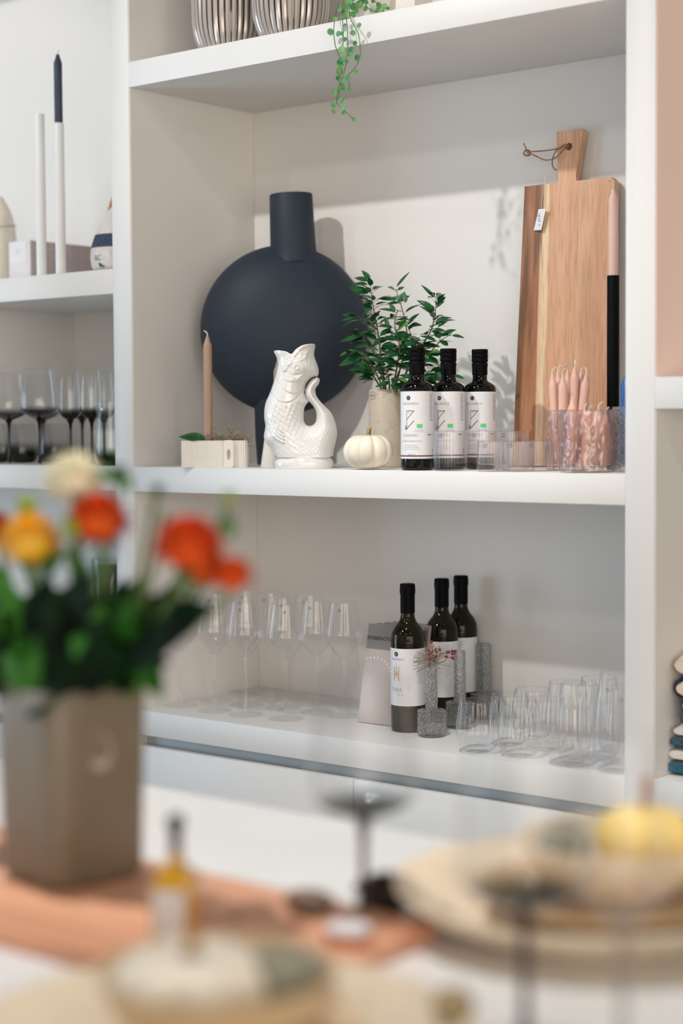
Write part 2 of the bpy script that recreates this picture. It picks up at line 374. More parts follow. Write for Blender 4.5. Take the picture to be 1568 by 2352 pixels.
# shelving unit
sh = thing('shelving_unit', 'white built-in shelving wall with open compartments and a base cabinet', 'shelving unit', (0, 0, 0))
B = .0012
def part(name, x0, x1, y0, y1, z0, z1, m=LAM, b=B, parent=None): return obj(name, MB().box(x0, x1, y0, y1, z0, z1, b), m, parent or sh, smooth=True, angle=30)
def upright(x0): 
    u = part('upright', x0, x0+PW, 0, .42, 0, 2.75)
    return u
upright(-PW); upright(1.2); upright(1.9); upright(-1.55)
part('back_panel', -1.5, 1.95, .4, .42, 0, 2.75, LAMI, 0)
# inner side linings (warm off-white board)
def lining(x0, x1, z0, z1, m=LAMI): part('side_lining', x0, x1, .003, .399, z0, z1, m, 0)
lining(.0002, .0015, M, UB); lining(.0002, .0015, LC, M-.054); lining(1.2-.0015, 1.1998, M, UB); lining(1.2-.0015, 1.1998, LC, M-.054); lining(.0002, .0015, UT, 2.7)
lining(1.2562, 1.2575, 1.285, 2.1, PINK_BOUNCE); lining(1.2562, 1.2575, .597, 1.230)
# main bay
part('shelf', 0, 1.2, 0, .4, UB, UT); part('shelf', 0, 1.2, 0, .4, M-.054, M)
part('worktop', 0, 1.2, 0, .4, LC-.054, LC)
part('top_panel', -1.5, 1.95, 0, .4, 2.70, 2.75)
# left bay
part('shelf', -1.494, -PW, 0, .4, 1.495, 1.549); part('shelf', -1.494, -PW, 0, .4, M-.054, M)
part('shelf', -1.494, -PW, 0, .4, 2.48, 2.534); part('shelf', -1.494, -PW, 0, .4, LC-.054, LC)
part('divider', -.642, -.62, .005, .4, M, 1.495, LAMI)
# right bay
part('shelf', 1.256, 1.9, 0, .4, 1.231, 1.285); part('shelf', 1.256, 1.9, 0, .4, .537, .597)
part('shelf', 1.256, 1.9, 0, .4, 2.15, 2.204)
# cabinet below the worktop
part('recess_rail', 0, 1.2, .03, .05, LC-.085, LC-.055, GROOVE, 0)
for a, b_ in ((.002, .5985), (.6015, 1.198)):
    d = part('drawer_front', a, b_, 0, .02, .30, LC-.078)
    part('drawer_front', a, b_, 0, .02, .06, .297)
part('plinth', 0, 1.2, .04, .06, 0, .06); part('cabinet_carcass', .002, 1.198, .052, .39, .06, LC-.056, LAM, 0)
for a, b_ in ((-1.49, -.78), (-.777, -.058)): part('drawer_front', a, b_, 0, .02, .06, LC-.078)
part('drawer_front', 1.26, 1.897, 0, .02, .06, .40)

# ------------------------------------------------------------------ TOP SHELF
def slatted(px, y, r, h, label, n=36):
    x, yy, z = XY(px, 60, y, UT)
    t = thing('slatted_vase', label, 'vase', (x, yy, z), group='slatted metallic vases')
    inner = MB().lathe([(0, .004)]+[(r*.93*a, b) for a, b in ((.72, .004), (.90, .03), (1.0, .08), (1.0, h*.8), (.92, h-.01))], 40)
    obj('inner_body', inner, DARKB, t)
    m = MB()
    prof = [(a.x, a.y) for a in cat([(r*.70, 0, 0), (r*.80, .012, 0), (r*.95, .045, 0), (r, .09, 0), (r*1.0, h*.6, 0), (r*.93, h, 0)], 3)]
    for k in range(n):
        a = 2*PI*k/n; c, s = math.cos(a), math.sin(a); wd = r*2*PI/n*.33
        vs = []
        for rr, zz in prof:
            for dr, dt in ((-.004, -wd), (.0, -wd), (.0018, 0), (.0, wd), (-.004, wd)):
                vs.append((c*(rr+dr)-s*dt, s*(rr+dr)+c*dt, zz))
        fs = []
        for i in range(len(prof)-1):
            for j in range(5): fs.append((i*5+j, i*5+(j+1) % 5, (i+1)*5+(j+1) % 5, (i+1)*5+j))
        m.add(vs, fs)
    obj('slats', m, TAUPE, t, angle=25)
slatted(527, .10, .078, .30, 'slatted taupe mirrored vase, leftmost on the top shelf')
slatted(668, .09, .078, .30, 'slatted taupe mirrored vase on the top shelf right beside the trailing plant')
slatted(597, .30, .070, .30, 'slatted taupe mirrored vase half hidden behind the two front slatted vases')

# trailing plant
px0, py0 = 800, 0
vt = thing('trailing_plant', 'artificial trailing plant with small round green leaves hanging over top shelf edge', 'plant', XY(815, 0, .05, UT))
base = Vector(vt.location)
pot = MB().lathe([(0, 0), (.032, 0), (.040, .01), (.046, .085), (.043, .085), (.038, .02), (0, .02)], 32); pot.xf(Matrix.Translation((.02, .02, 0)))
obj('pot', pot, CERAM, vt)
def V7(x, y, d=-.022): return Vector(Y(x/2.703+420, y/2.703, d))-base
vines = [[(1000,-60,.02),(1000,40,-.01),(1015,120),(1022,240),(1020,330),(1005,430),(980,520),(965,600),(955,640),(1000,685),(1040,725),(1060,740)],
         [(985,-60,.02),(950,80,-.008),(936,180),(945,280),(970,350),(985,430),(970,520),(950,620)],
         [(1040,-60,.02),(1035,100,-.01),(1085,200),(1100,290),(1095,370),(1060,430),(1030,465),(1032,520),(1030,560)],
         [(990,-40,.03),(990,100,-.008),(995,250),(985,290)], [(1110,-60,.03),(1130,20,.02),(1160,60,.01),(1200,75,.01)],
         [(1140,-60,.04),(1190,10,.02),(1250,40,.015),(1275,50,.015)]]
sm = MB()
for v in vines: sm.tube(cat([V7(p[0], p[1], p[2] if len(p) > 2 else -.022) for p in v], 4), .0009, 5)
obj('vines', sm, STEMG, vt)
def round_leaf(m, c, r, tilt, ang):
    n = 10; vs = [Vector((0, 0, 0))]
    for i in range(n):
        a = 2*PI*i/n; x = math.cos(a); z = math.sin(a)*(1.1 if math.sin(a) < 0 else 1)
        vs.append(Vector((x*r, -.18*r*abs(x), z*r*1.05)))
    R_ = Matrix.Rotation(YAW+tilt, 3, 'Z')@Matrix.Rotation(random.uniform(-.6, .5), 3, 'X')@Matrix.Rotation(ang, 3, 'Y')
    top = [c+R_@v for v in vs]; bot = [c+R_@(v+Vector((0, .0007, 0))) for v in vs]
    fs = [(0, 1+i, 1+(i+1) % n) for i in range(n)]
    k = len(top)
    m.add(top+bot, fs+[(k, k+1+(i+1) % n, k+1+i) for i in range(n)]+[(1+i, k+1+i, k+1+(i+1) % n, 1+(i+1) % n) for i in range(n)])
lv = [(915,197,17),(965,208,14),(987,205,12),(943,118,14),(1005,243,13),(1055,203,14),(1068,268,12),(1092,157,14),(985,305,19),(1047,303,13),(1035,327,18),(988,362,21),(1017,385,11),(972,388,16),(980,405,15),(972,440,19),(963,483,13),(1018,487,17),(975,500,13),(1075,445,13),(1080,357,15),(1088,365,10),(995,530,12),(985,550,17),(1031,553,11),(941,574,14),(984,620,16),(935,648,16),(997,665,14),(934,692,12),(998,700,11),(1060,740,11),(1005,155,8),
      (1032,15,20),(1052,88,18),(1060,40,20),(1095,25,18),(1133,52,13),(1000,70,16),(975,60,14),(985,110,12),(1020,90,14),(1135,12,14),(1170,60,11),(1215,35,18),(1250,38,17),(1207,65,12),(1272,50,10),(1180,5,10),(1010,45,16),(1075,65,14),(1108,8,16),(1240,70,9),(1050,-10,20),(1090,-25,20),(1140,-25,18),(1200,-20,18)]
fm = MB()
for x, y, r in lv:
    d = -.024 if y > 95 else random.uniform(.0, .03)
    round_leaf(fm, V7(x, y, d), r/2.703/1180*1.2, random.uniform(-.6, .6), random.uniform(-.8, .8))
obj('leaves', fm, VINEL, vt, smooth=False)
bx = thing('storage_box', 'pale box standing on the top shelf right of the trailing plant', 'box', XY(925, 10, .12, UT))
obj('box_body', MB().box(-.02, .05, -.03, .03, 0, .09, .002), CERAM, bx); obj('lid', MB().box(-.022, .052, -.032, .032, .09, .105, .002), WHITEM, bx)

# ------------------------------------------------------------------ candles
def candle(parent_or_none, h, r, m, label=None, loc=(0, 0, 0), rot=(0, 0, 0), group=None, wl=.012):
    t = thing('taper_candle', label, 'candle', loc, group=group, rot=rot)
    n = 20
    obj('wax', MB().lathe([(0, 0), (r*.96, 0), (r, .002), (r, h-.019), (r*.93, h-.0165), (r*.60, h-.009), (r*.44, h-.003), (r*.36, h), (0, h+.0005)], n), m, t)
    a = random.uniform(0, 6.28); q = random.uniform(.4, 1.0)
    pts = [(0, 0, h-.002), (0, 0, h+wl*.4), (wl*.25*math.cos(a), wl*.25*math.sin(a), h+wl*.8), (wl*.7*q*math.cos(a), wl*.7*q*math.sin(a), h+wl)]
    obj('wick', MB().tube(cat(pts, 3), .0013, 6), WICK, t)
    return t

# ------------------------------------------------------------------ MIDDLE SHELF
# planter with candle (oblong ribbed dish with a smooth ring lug)
def ribbed_block(t, x0, x1, y0, y1, h, wall=.005, nr=16):
    # fluted outer shell with an open top
    def outline(off, ribs):
        pts = []; L = (x1-x0); D = (y1-y0); rad = .008-off*.5
        segs = [((x0+off, y0+off), (x1-off, y0+off)), ((x1-off, y0+off), (x1-off, y1-off)), ((x1-off, y1-off), (x0+off, y1-off)), ((x0+off, y1-off), (x0+off, y0+off))]
        for (ax, ay), (bx_, by) in segs:
            ln = math.hypot(bx_-ax, by-ay); k = max(8, int(ln/.00045)); nx, ny = (by-ay)/ln, -(bx_-ax)/ln
            for i in range(k):
                t_ = i/k; e = min(t_, 1-t_)*ln; d = -max(0, .006-e)**2/.006*.8
                if ribs: d += .0008*math.cos(2*PI*t_*ln/.0048)
                pts.append((ax+(bx_-ax)*t_+nx*d, ay+(by-ay)*t_+ny*d))
        return pts
    o = outline(0, True); i = outline(wall, True); n = len(o)
    vs = [(x, y, 0) for x, y in o]+[(x, y, h) for x, y in o]
    cxm, cym = (x0+x1)/2, (y0+y1)/2
    ins = [(cxm+(x-cxm)*(1-2*wall/(x1-x0)), cym+(y-cym)*(1-2*wall/(y1-y0))) for x, y in o]
    vs += [(x, y, h) for x, y in ins]+[(x, y, .006) for x, y in ins]
    fs = []
    for a in range(3):
        for k in range(n): j = (k+1) % n; fs.append((a*n+k, a*n+j, (a+1)*n+j, (a+1)*n+k))
    fs.append(tuple(range(n-1, -1, -1))); fs.append(tuple(3*n+k for k in range(n)))
    return MB().add(vs, fs)
pc = Z(477, 1073.5, M); pl = thing('ribbed_planter', 'low ivory fluted ceramic dish holding moss, a leaf and a brown taper candle', 'planter', (pc[0], .045, M), rotz=FACE-.04)
PS = 1/1105
obj('trough', ribbed_block(pl, -76*PS, 76*PS, -.024, .024, .056), CERAM, pl, angle=80)
lug = MB(); W_ = .011
# lug: rounded vertical plate with an oval hole
def holed_plate(w_, h_, hole_w, hole_h, hz, th, n=48):
    m = MB(); out = []; inn = []
    for k in range(n):
        a = 2*PI*k/n; c, s = math.cos(a), math.sin(a); p = 8
        rr = (abs(c)**p+abs(s)**p)**(-1/p); out.append((w_/2*c*rr, h_/2+h_/2*s*rr)); inn.append((hole_w/2*c, hz+hole_h/2*s))
    vs = [(x, -th, z) for x, z in out]+[(x, -th, z) for x, z in inn]+[(x, 0, z) for x, z in inn]+[(x, 0, z) for x, z in out]
    fs = []
    for a in range(4):
        b_ = (a+1) % 4
        for k in range(n): j = (k+1) % n; fs.append((a*n+k, a*n+j, b_*n+j, b_*n+k))
    return m.add(vs, fs)
lg = holed_plate(.021, .057, .0075, .022, .027, .010); lg.xf(Matrix.Translation((35*PS, -.0245, 0)))
obj('lug', lg, CERAM, pl, angle=30)
pb = Vector(pl.location)
candle(None, .268, .0092, TAUPEW, 'tall brown taper candle standing in the fluted ivory dish at left of middle shelf', (pb.x-.0100, pb.y-.010, M+.0065))
ms = MB(); rr = random.Random(3)
for k in range(430):
    x = rr.uniform(-.035, .062); y = rr.uniform(-.015, .015); hh = .012+.026*math.exp(-((x-.025)/.03)**2)
    p = Vector((x, y, .045)); pts = [p.copy()]; d = Vector((rr.uniform(-1, 1), rr.uniform(-1, 1), rr.uniform(.2, 1.3)))
    for s in range(6):
        d = (d+Vector((rr.uniform(-1, 1), rr.uniform(-1, 1), rr.uniform(-.8, .7)))*.9).normalized(); p = p+d*rr.uniform(.003, .0065); p.z = min(max(p.z, .044), .056+hh*1.5); p.y = max(-.017, min(.017, p.y)) if p.z < .060 else p.y
        pts.append(p.copy())
    ms.tube(pts, .0007, 4, caps=False)
for k in range(14):
    x = rr.uniform(.0, .07); p = Vector((x, rr.uniform(-.02, .01), .05)); pts = [p.copy()]; d = Vector((rr.uniform(-.4, .6), -.2, 1)).normalized()
    for s in range(7):
        d = (d+Vector((rr.uniform(-1, 1), rr.uniform(-1, 1), rr.uniform(-.4, .8)))*.45).normalized(); p = p+d*.006; pts.append(p.copy())
    ms.tube(pts, .0007, 4, caps=False)
mo = obj('dried_moss', ms, MOSS, loc=tuple(pl.location), rotz=FACE-.04); tag(mo, 'curly dry greyish moss tuft filling the fluted ivory dish', 'moss', kind='stuff')
def leaf_mesh(m, base, d, L, w, up=Vector((0, 0, 1)), curl=.3, fold=.25, n=7, tip=1.0):
    """pointed oval leaf from base along d"""
    d = d.normalized(); side = d.cross(up)
    if side.length < 1e-3: side = Vector((1, 0, 0))
    side.normalize(); nrm = side.cross(d).normalized(); vs = []
    for i in range(n+1):
        t = i/n; wd = w*.5*(math.sin(PI*min(1, t**.8))**.85)*(1-.25*t*tip); c = base+d*L*t-nrm*curl*L*t*t
        vs += [c+side*wd+nrm*wd*fold, c, c-side*wd+nrm*wd*fold]
    fs = []
    for i in range(n):
        a = i*3; fs += [(a, a+1, a+4, a+3), (a+1, a+2, a+5, a+4)]
    m.add(vs, fs)
lf = MB()
leaf_mesh(lf, Vector((-.018, -.012, .060)), Vector((-1, -.18, .10)), .058, .026, up=Vector((0, -.8, .6)), curl=.04)
tag(obj('green_leaf', lf, LEAF, loc=tuple(pl.location), rotz=FACE-.04, recalc=False), 'bright green leaf lying over the left rim of the fluted ivory dish', 'leaf')

# navy moon vase
def disc_vase():
    y = .275; s = PM(Y(650, 750, y)); c = Y(652, 757, y)
    t = thing('round_vase', 'large matt dark navy round flat vase with a tapered neck and foot', 'vase', (c[0], y, M), rotz=YAW*.93)
    zc = c[2]-M; R_ = 193/s
    m = MB().lathe([(R_*math.sin(a)*1.0, .0) for a in (0,)], 3) if 0 else MB()
    prof = []
    for k in range(41):
        a = -PI/2+PI*k/40; prof.append((max(0, R_*math.cos(a)**.86) if abs(a) < PI/2-1e-6 else 0, .088*math.sin(a)*(abs(math.sin(a))**.15)))
    b = MB().lathe(prof, 96); b.xf(Matrix.Translation((0, 0, zc))@Matrix.Rotation(PI/2, 4, 'X')); obj('body', b, NAVY, t)
    nk = Y(681, 443, y); nx = (681-652)/s; ztop = nk[2]-M
    neck = MB().lathe([(58/s, zc+R_*.78), (55/s, zc+R_*.84), (52/s, zc+R_*1.0), (49/s, ztop-.002), (48/s, ztop), (45/s, ztop), (47/s, ztop-.03), (0, ztop-.06)], 56)
    neck.xf(Matrix.Translation((nx, 0, zc))@Matrix.Rotation(-.035, 4, 'Y')@Matrix.Translation((0, 0, -zc))); obj('neck', neck, NAVY, t)
    fx = (636-652)/s
    foot = MB().lathe([(0, 0), (47/s, 0), (48/s, .002), (52/s, .06), (54/s, zc-R_*.82)], 56); foot.xf(Matrix.Translation((fx, 0, 0))); obj('foot', foot, NAVY, t)
disc_vase()

# ---- fish jug: implicit surface on a grid
def surface_nets(F, org, h):
    s = F < 0; nx, ny, nz = F.shape
    cx = np.zeros((nx-1, ny-1, nz-1, 3), np.float32); cnt = np.zeros((nx-1, ny-1, nz-1), np.float32)
    cs = [(0,0,0),(1,0,0),(0,1,0),(1,1,0),(0,0,1),(1,0,1),(0,1,1),(1,1,1)]
    def sub(A, o): return A[o[0]:nx-1+o[0], o[1]:ny-1+o[1], o[2]:nz-1+o[2]]
    for i in range(8):
        for j in range(i+1, 8):
            a, b = cs[i], cs[j]
            if sum(abs(a[k]-b[k]) for k in range(3)) != 1: continue
            fa, fb = sub(F, a), sub(F, b); cr = (fa < 0) != (fb < 0)
            den = np.where(cr, fa-fb, 1); t = np.where(cr, fa/den, 0)
            for k in range(3): cx[..., k] += np.where(cr, a[k]+(b[k]-a[k])*t, 0)
            cnt += cr
    act = cnt > 0; idx = -np.ones(act.shape, np.int64); ii = np.argwhere(act); idx[act] = np.arange(len(ii))
    P = (ii+cx[act]/cnt[act][:, None])*h+np.array(org)
    faces = []
    for ax in range(3):
        o = [0, 0, 0]; o[ax] = 1
        A = s[1:-1, 1:-1, 1:-1]
        sl = [slice(1, -1)]*3; sl2 = list(sl); sl2[ax] = slice(2, None)
        Bn = s[tuple(sl2)]; e = np.argwhere(A != Bn)+1
        fl = s[e[:, 0], e[:, 1], e[:, 2]]
        u, v = [(1, 2), (2, 0), (0, 1)][ax]
        def q(du, dv):
            k = e.copy(); k[:, u] -= du; k[:, v] -= dv; k = np.minimum(k, np.array(idx.shape)-1); return idx[k[:, 0], k[:, 1], k[:, 2]]
        Q = np.stack([q(0, 0), q(1, 0), q(1, 1), q(0, 1)], 1); Q[~fl] = Q[~fl][:, ::-1]
        faces.append(Q[(Q >= 0).all(1)])
    return P, np.concatenate(faces)
def poly_sd(px, pz, poly):
    d = np.full(px.shape, 1e9); inside = np.zeros(px.shape, bool); n = len(poly)
    for i in range(n):
        ax, az = poly[i]; bx_, bz = poly[(i+1) % n]; ex, ez = bx_-ax, bz-az
        wx, wz = px-ax, pz-az; t = np.clip((wx*ex+wz*ez)/(ex*ex+ez*ez+1e-12), 0, 1)
        d = np.minimum(d, (wx-ex*t)**2+(wz-ez*t)**2)
        c = ((az <= pz) & (bz > pz)) | ((bz <= pz) & (az > pz))
        with np.errstate(divide='ignore', invalid='ignore'):
            xi = ax+(pz-az)*ex/(ez if abs(ez) > 1e-9 else 1e-9)
        inside ^= c & (px < xi)
    d = np.sqrt(d); return np.where(inside, -d, d)
def fish_jug():
    K = 1/2.703/1150
    def S_(pts, k=5):
        pts = [Vector(((x-860)*K, (965-y)*K, 0)) for x, y in pts]
        c = cat(pts+[pts[0]], k)[:-1]; return [(v.x, v.y) for v in c]
    body = S_([(700,895),(665,860),(625,810),(608,765),(618,700),(611,640),(618,560),(648,490),(672,420),(690,350),(702,300),(692,262),(676,232),(700,226),(760,236),(792,252),(822,222),(870,195),(935,188),(934,215),(930,262),(948,310),(958,350),(950,388),(915,405),(885,440),(868,490),(885,535),(893,546),(868,580),(860,640),(868,680),(895,697),(925,685),(938,655),(936,610),(915,570),(893,546),(876,520),(870,490),(872,455),(890,420),(915,398),(945,392),(964,408),(955,440),(935,470),(945,515),(985,565),(1030,610),(1055,665),(1070,740),(1060,800),(1045,860),(1018,895)], 3)
    h = .0011; x = np.arange(-.086, .072, h); y = np.arange(-.052, .052, h*1.0); z = np.arange(-.004, .256, h)
    X2, Z2 = np.meshgrid(x, z, indexing='ij'); sd = poly_sd(X2, Z2, body)
    infl = S_([(720,1010),(665,860),(625,810),(608,765),(618,700),(611,640),(618,560),(648,490),(672,420),(690,350),(698,300),(676,240),(672,150),(720,60),(900,40),(950,110),(938,190),(934,262),(948,310),(958,350),(950,388),(915,405),(885,440),(868,490),(885,535),(893,546),(868,580),(860,640),(868,680),(895,697),(925,685),(938,655),(936,610),(915,570),(893,546),(876,520),(870,490),(872,455),(890,420),(915,398),(945,392),(964,408),(955,440),(935,470),(945,515),(985,565),(1030,610),(1055,665),(1070,740),(1060,800),(1045,860),(1000,1010)], 3)
    din = np.maximum(0, -poly_sd(X2, Z2, infl)); dout = np.maximum(0, -sd)
    Rr = .040; tt = np.clip(din/Rr, 0, 1); thick = .040*np.sqrt(np.clip(1-(1-tt)**2, 0, 1))*.93
    # smooth the medial ridge
    def blur(A, n):
        for _ in range(n):
            A = (np.roll(A, 1, 0)+np.roll(A, -1, 0)+np.roll(A, 1, 1)+np.roll(A, -1, 1)+A*2)/6
        return A
    bl = blur(thick, 14); wgt = np.clip(din/.008, 0, 1); thick = thick*(1-wgt)+bl*wgt
    def sm(a, e0, e1):
        t = np.clip((a-e0)/(e1-e0), 0, 1); return t*t*(3-2*t)
    def region(pts, k=4): return poly_sd(X2, Z2, S_(pts, k))
    # gill collars (raised, crisp lower edge)
    c1 = region([(700,300),(690,370),(715,440),(770,490),(820,498),(850,480),(900,400),(900,250),(800,250)])
    c2 = region([(690,300),(668,400),(655,470),(690,530),(740,552),(790,545),(840,500),(880,400),(850,300)])
    c3 = region([(700,300),(700,350),(725,400),(775,425),(840,420),(880,380),(880,280)])
    for c, a_ in ((c2, .0019), (c1, .0017), (c3, .0012)): thick = thick+a_*sm(-c, 0, .0013)*(din > .002)
    # scales
    xs = (X2/K+860); ys = 965-Z2/K
    ang = .30; v = (xs-700)*math.sin(ang)+(ys-400)*math.cos(ang); u = (xs-700)*math.cos(ang)-(ys-400)*math.sin(ang)
    def scales(pu, pv, amp):
        Rs = pv*1.45; k0 = np.floor(v/pv); res = np.zeros(v.shape); done = np.zeros(v.shape, bool)
        for kk in (k0-1, k0):
            cu = (np.round(u/pu-.5*(kk % 2))+.5*(kk % 2))*pu; d_ = np.hypot((u-cu)*Rs/(pu*.54), v-kk*pv)/Rs
            hit = (d_ < 1) & ~done; res = np.where(hit, amp*d_**1.6, res); done |= hit
        return res
    zone = sm(c2, .0015, .006)*sm(ys, 480, 520)*(1-sm(ys, 860, 890))*sm(din, .003, .009)
    big = sm(860-xs, -60, 60)*zone
    thick = thick+scales(38, 24, .0016)*big*(1-sm(ys, 720, 780)*.6)+scales(22, 15, .0009)*zone*(1-big)
    # fin: curved ridges on the lower belly
    fin = region([(640,700),(660,760),(700,800),(750,812),(750,770),(740,720),(700,690)])
    rr_ = np.sqrt((xs-800)**2+(ys-640)**2); thick = thick+sm(-fin, 0, .003)*(.0016+.0013*np.cos(rr_*2*PI/19))
    # eye and mouth lines
    def blob(cx_, cy_, r0, a_, s_=1): 
        d2 = np.sqrt(((xs-cx_)/s_)**2+(ys-cy_)**2); return a_*sm(-(d2-r0), 0, 9)
    thick = thick+blob(832, 345, 34, .0016, .85)-blob(832, 345, 25, .0018, .85)+blob(832, 345, 16, .0030, .85)
    def line(pts, wd, a_):
        P_ = cat([(p[0], p[1], 0) for p in pts], 6); d2 = np.full(xs.shape, 1e9)
        for a1, b1 in zip(P_, P_[1:]):
            ex, ey = b1.x-a1.x, b1.y-a1.y; t = np.clip(((xs-a1.x)*ex+(ys-a1.y)*ey)/(ex*ex+ey*ey+1e-9), 0, 1)
            d2 = np.minimum(d2, np.hypot(xs-a1.x-ex*t, ys-a1.y-ey*t))
        return a_*np.exp(-(d2/wd)**2)
    inside = sm(din, .001, .004)
    thick = thick+inside*(line([(935,190),(870,205),(820,250),(785,310),(745,355)], 9, .0022)+line([(742,358),(752,330),(775,315)], 9, .0018)
          +line([(890,240),(870,280),(825,300),(808,330)], 7, .0014)+line([(862,340),(862,375),(830,410)], 7, .0014)-line([(845,375),(800,385),(760,365)], 8, .0012)-line([(905,250),(895,300)], 10, .001))
    Yg = np.abs(y)[None, :, None]
    F = (Yg-thick[:, None, :])
    F = np.maximum(F, np.maximum(sd, -.004)[:, None, :])
    # base plinth: oval foot with a roll
    Xg = x[:, None, None]; Zg = z[None, None, :]; yg = y[None, :, None]
    bx_ = np.sqrt((Xg/1.0)**2+(yg*1.42)**2)
    rad = .0575-.010*np.clip((Zg-.012)/.012, 0, 1)**2
    foot = np.maximum(np.maximum(bx_-rad, Zg-.021), -Zg)
    qx, qz = bx_-.0500, Zg-.0095; roll_ = np.sqrt(qx*qx+qz*qz)-.0088
    k_ = .005
    def smin(a, b):
        hh = np.clip(.5+.5*(b-a)/k_, 0, 1); return b*(1-hh)+a*hh-k_*hh*(1-hh)
    F = smin(smin(F, foot), roll_); F = np.maximum(F, -Zg)
    # throat: hollow flaring opening between the lips
    cav = S_([(700,236),(745,244),(792,262),(830,232),(880,206),(922,200),(915,250),(890,300),(850,350),(800,380),(765,350),(735,300),(712,262)], 3)
    cav2 = S_([(688,225),(690,100),(915,60),(924,180),(918,240),(890,300),(850,350),(800,370),(760,350),(725,290),(700,250)], 3)
    cs = poly_sd(X2, Z2, cav2)[:, None, :]
    hole = np.maximum(cs, Yg-(thick-.0035)[:, None, :])
    F = np.maximum(F, -hole)
    P, Q = surface_nets(F.astype(np.float32), (x[0], y[0], z[0]), h)
    me = bpy.data.meshes.new('jug_body'); me.from_pydata(P.tolist(), [], Q.tolist()); me.update()
    for p in me.polygons: p.use_smooth = True
    me.materials.append(WHITEG); o = bpy.data.objects.new('fish_jug', me); COL.objects.link(o)
    sm_ = o.modifiers.new('smooth', 'SMOOTH'); sm_.iterations = 2; sm_.factor = .5
    c = Z(698, 1075, M); o.location = (c[0], .05, M); o.rotation_euler.z = YAW-.03
    px = XY(698, 1075, .05, M); o.location = px
    tag(o, 'glossy white ceramic fish shaped jug with open mouth and curled tail', 'jug')
fish_jug()

# second white cone holder with brown candle behind the jug
xh = XY(624, 1060, .10, M)
h2 = thing('cone_candle_holder', 'white fluted cone candle holder half hidden behind the fish jug', 'candle holder', xh)
obj('holder_body', MB().lathe([(0, 0), (.022, 0), (.023, .002), (.0125, .075), (.0115, .115), (.0095, .115), (.0095, .100), (0, .100)], 72, ribs=24, amp=.02), CERAM, h2)
candle(None, .118, .0088, TAUPEW, 'brown taper candle behind the fish jug, in the white cone holder', (xh[0]+.008, xh[1]+.012, M+.1005))

# mini pumpkins
def pumpkin(name, label, loc, R_, H, mt, nl=9, stem=.012, rot=0, smt=PSTEM, tilt=0, cat_='pumpkin', lobe=.075):
    t = thing(name, label, cat_, loc, rot=(tilt, 0, rot)); m = MB(); n = 90; k = 22; vs = []; fs = []
    for i in range(k+1):
        p = -PI/2+PI*i/k
        for j in range(n):
            a = 2*PI*j/n; g = abs(math.cos(nl*a/2)); lo = 1-lobe*(1-g)**2*1.9
            r = R_*math.cos(p)**.80*lo if 0 < i < k else R_*.001
            zz = H/2*(1+math.sin(p))-H*.16*math.exp(-(r/(R_*.30))**2)*(1 if p > 0 else -.4)
            vs.append((r*math.cos(a), r*math.sin(a), zz))
    for i in range(k):
        for j in range(n): q = (j+1) % n; fs.append((i*n+j, i*n+q, (i+1)*n+q, (i+1)*n+j))
    m.add(vs, fs); obj('flesh', m, mt, t, angle=60)
    z0 = H*.82
    if stem: obj('stem', MB().tube([(0, 0, z0), (.001, 0, z0+H*.2), (.002, .001, z0+H*.18+stem)], [R_*.13, R_*.085, R_*.10], 7), smt, t)
    return t
pumpkin('mini_pumpkin', 'small white ribbed pumpkin with short stem between fish jug and olive oil bottles', XY(846, 1078, .035, M), .0490, .071, PUMP, stem=.010, rot=.4)

# ficus in speckled pot
def speckle_mat():
    m, nt, b = newmat('speckled_stoneware'); N, L = nt.nodes, nt.links
    tc = N.new('ShaderNodeTexCoord'); v = N.new('ShaderNodeTexVoronoi'); v.inputs['Scale'].default_value = 330; L.new(tc.outputs['Object'], v.inputs['Vector'])
    nz = N.new('ShaderNodeTexNoise'); nz.inputs['Scale'].default_value = 90; L.new(tc.outputs['Object'], nz.inputs['Vector'])
    r = N.new('ShaderNodeMapRange'); r.inputs[1].default_value = .20; r.inputs[2].default_value = .26; r.inputs[3].default_value = 1; r.inputs[4].default_value = 0; L.new(v.outputs['Distance'], r.inputs[0])
    g = N.new('ShaderNodeMath'); g.operation = 'GREATER_THAN'; g.inputs[1].default_value = .56; L.new(nz.outputs[0], g.inputs[0])
    q = N.new('ShaderNodeMath'); q.operation = 'MULTIPLY'; L.new(r.outputs[0], q.inputs[0]); L.new(g.outputs[0], q.inputs[1])
    mx = N.new('ShaderNodeMix'); mx.data_type = 'RGBA'; mx.inputs[6].default_value = (.55, .47, .37, 1); mx.inputs[7].default_value = (.08, .05, .03, 1); L.new(q.outputs[0], mx.inputs[0]); L.new(mx.outputs[2], b.inputs['Base Color'])
    b.inputs['Roughness'].default_value = .5; return m
SPECK = speckle_mat()
fx = XY(891, 1070, .19, M); fs_ = PM(fx)
fp = thing('ficus_plant', 'green leafy ficus in a speckled beige cylinder pot behind the oil bottles', 'plant', fx)
pt = obj('pot', MB().lathe([(0, 0), (.036, 0), (.0385, .003), (.0385, .1575), (.0375, .159), (.035, .159), (.034, .14), (0, .14)], 56), SPECK, fp)
b_ = wrap(join(ring(0, 0, .0085, .0008), text_mb('BIO', .006)), .0388); b_.xf(Matrix.Rotation(YAW-.95, 4, 'Z')@Matrix.Translation((0, 0, .146))); obj('stamp', b_, INK, pt)
obj('soil', MB().lathe([(0, .145), (.0345, .145)], 24), mat('soil', (.05, .03, .02), .9, .2, 100), fp)
rr = random.Random(11); stm = MB(); fol = MB(); yl = MB()
fv = Vector(fx)
def F4(x, y, dy): return Vector(Y(x/3.564+760, y/3.564+600, fx[1]+dy))-fv
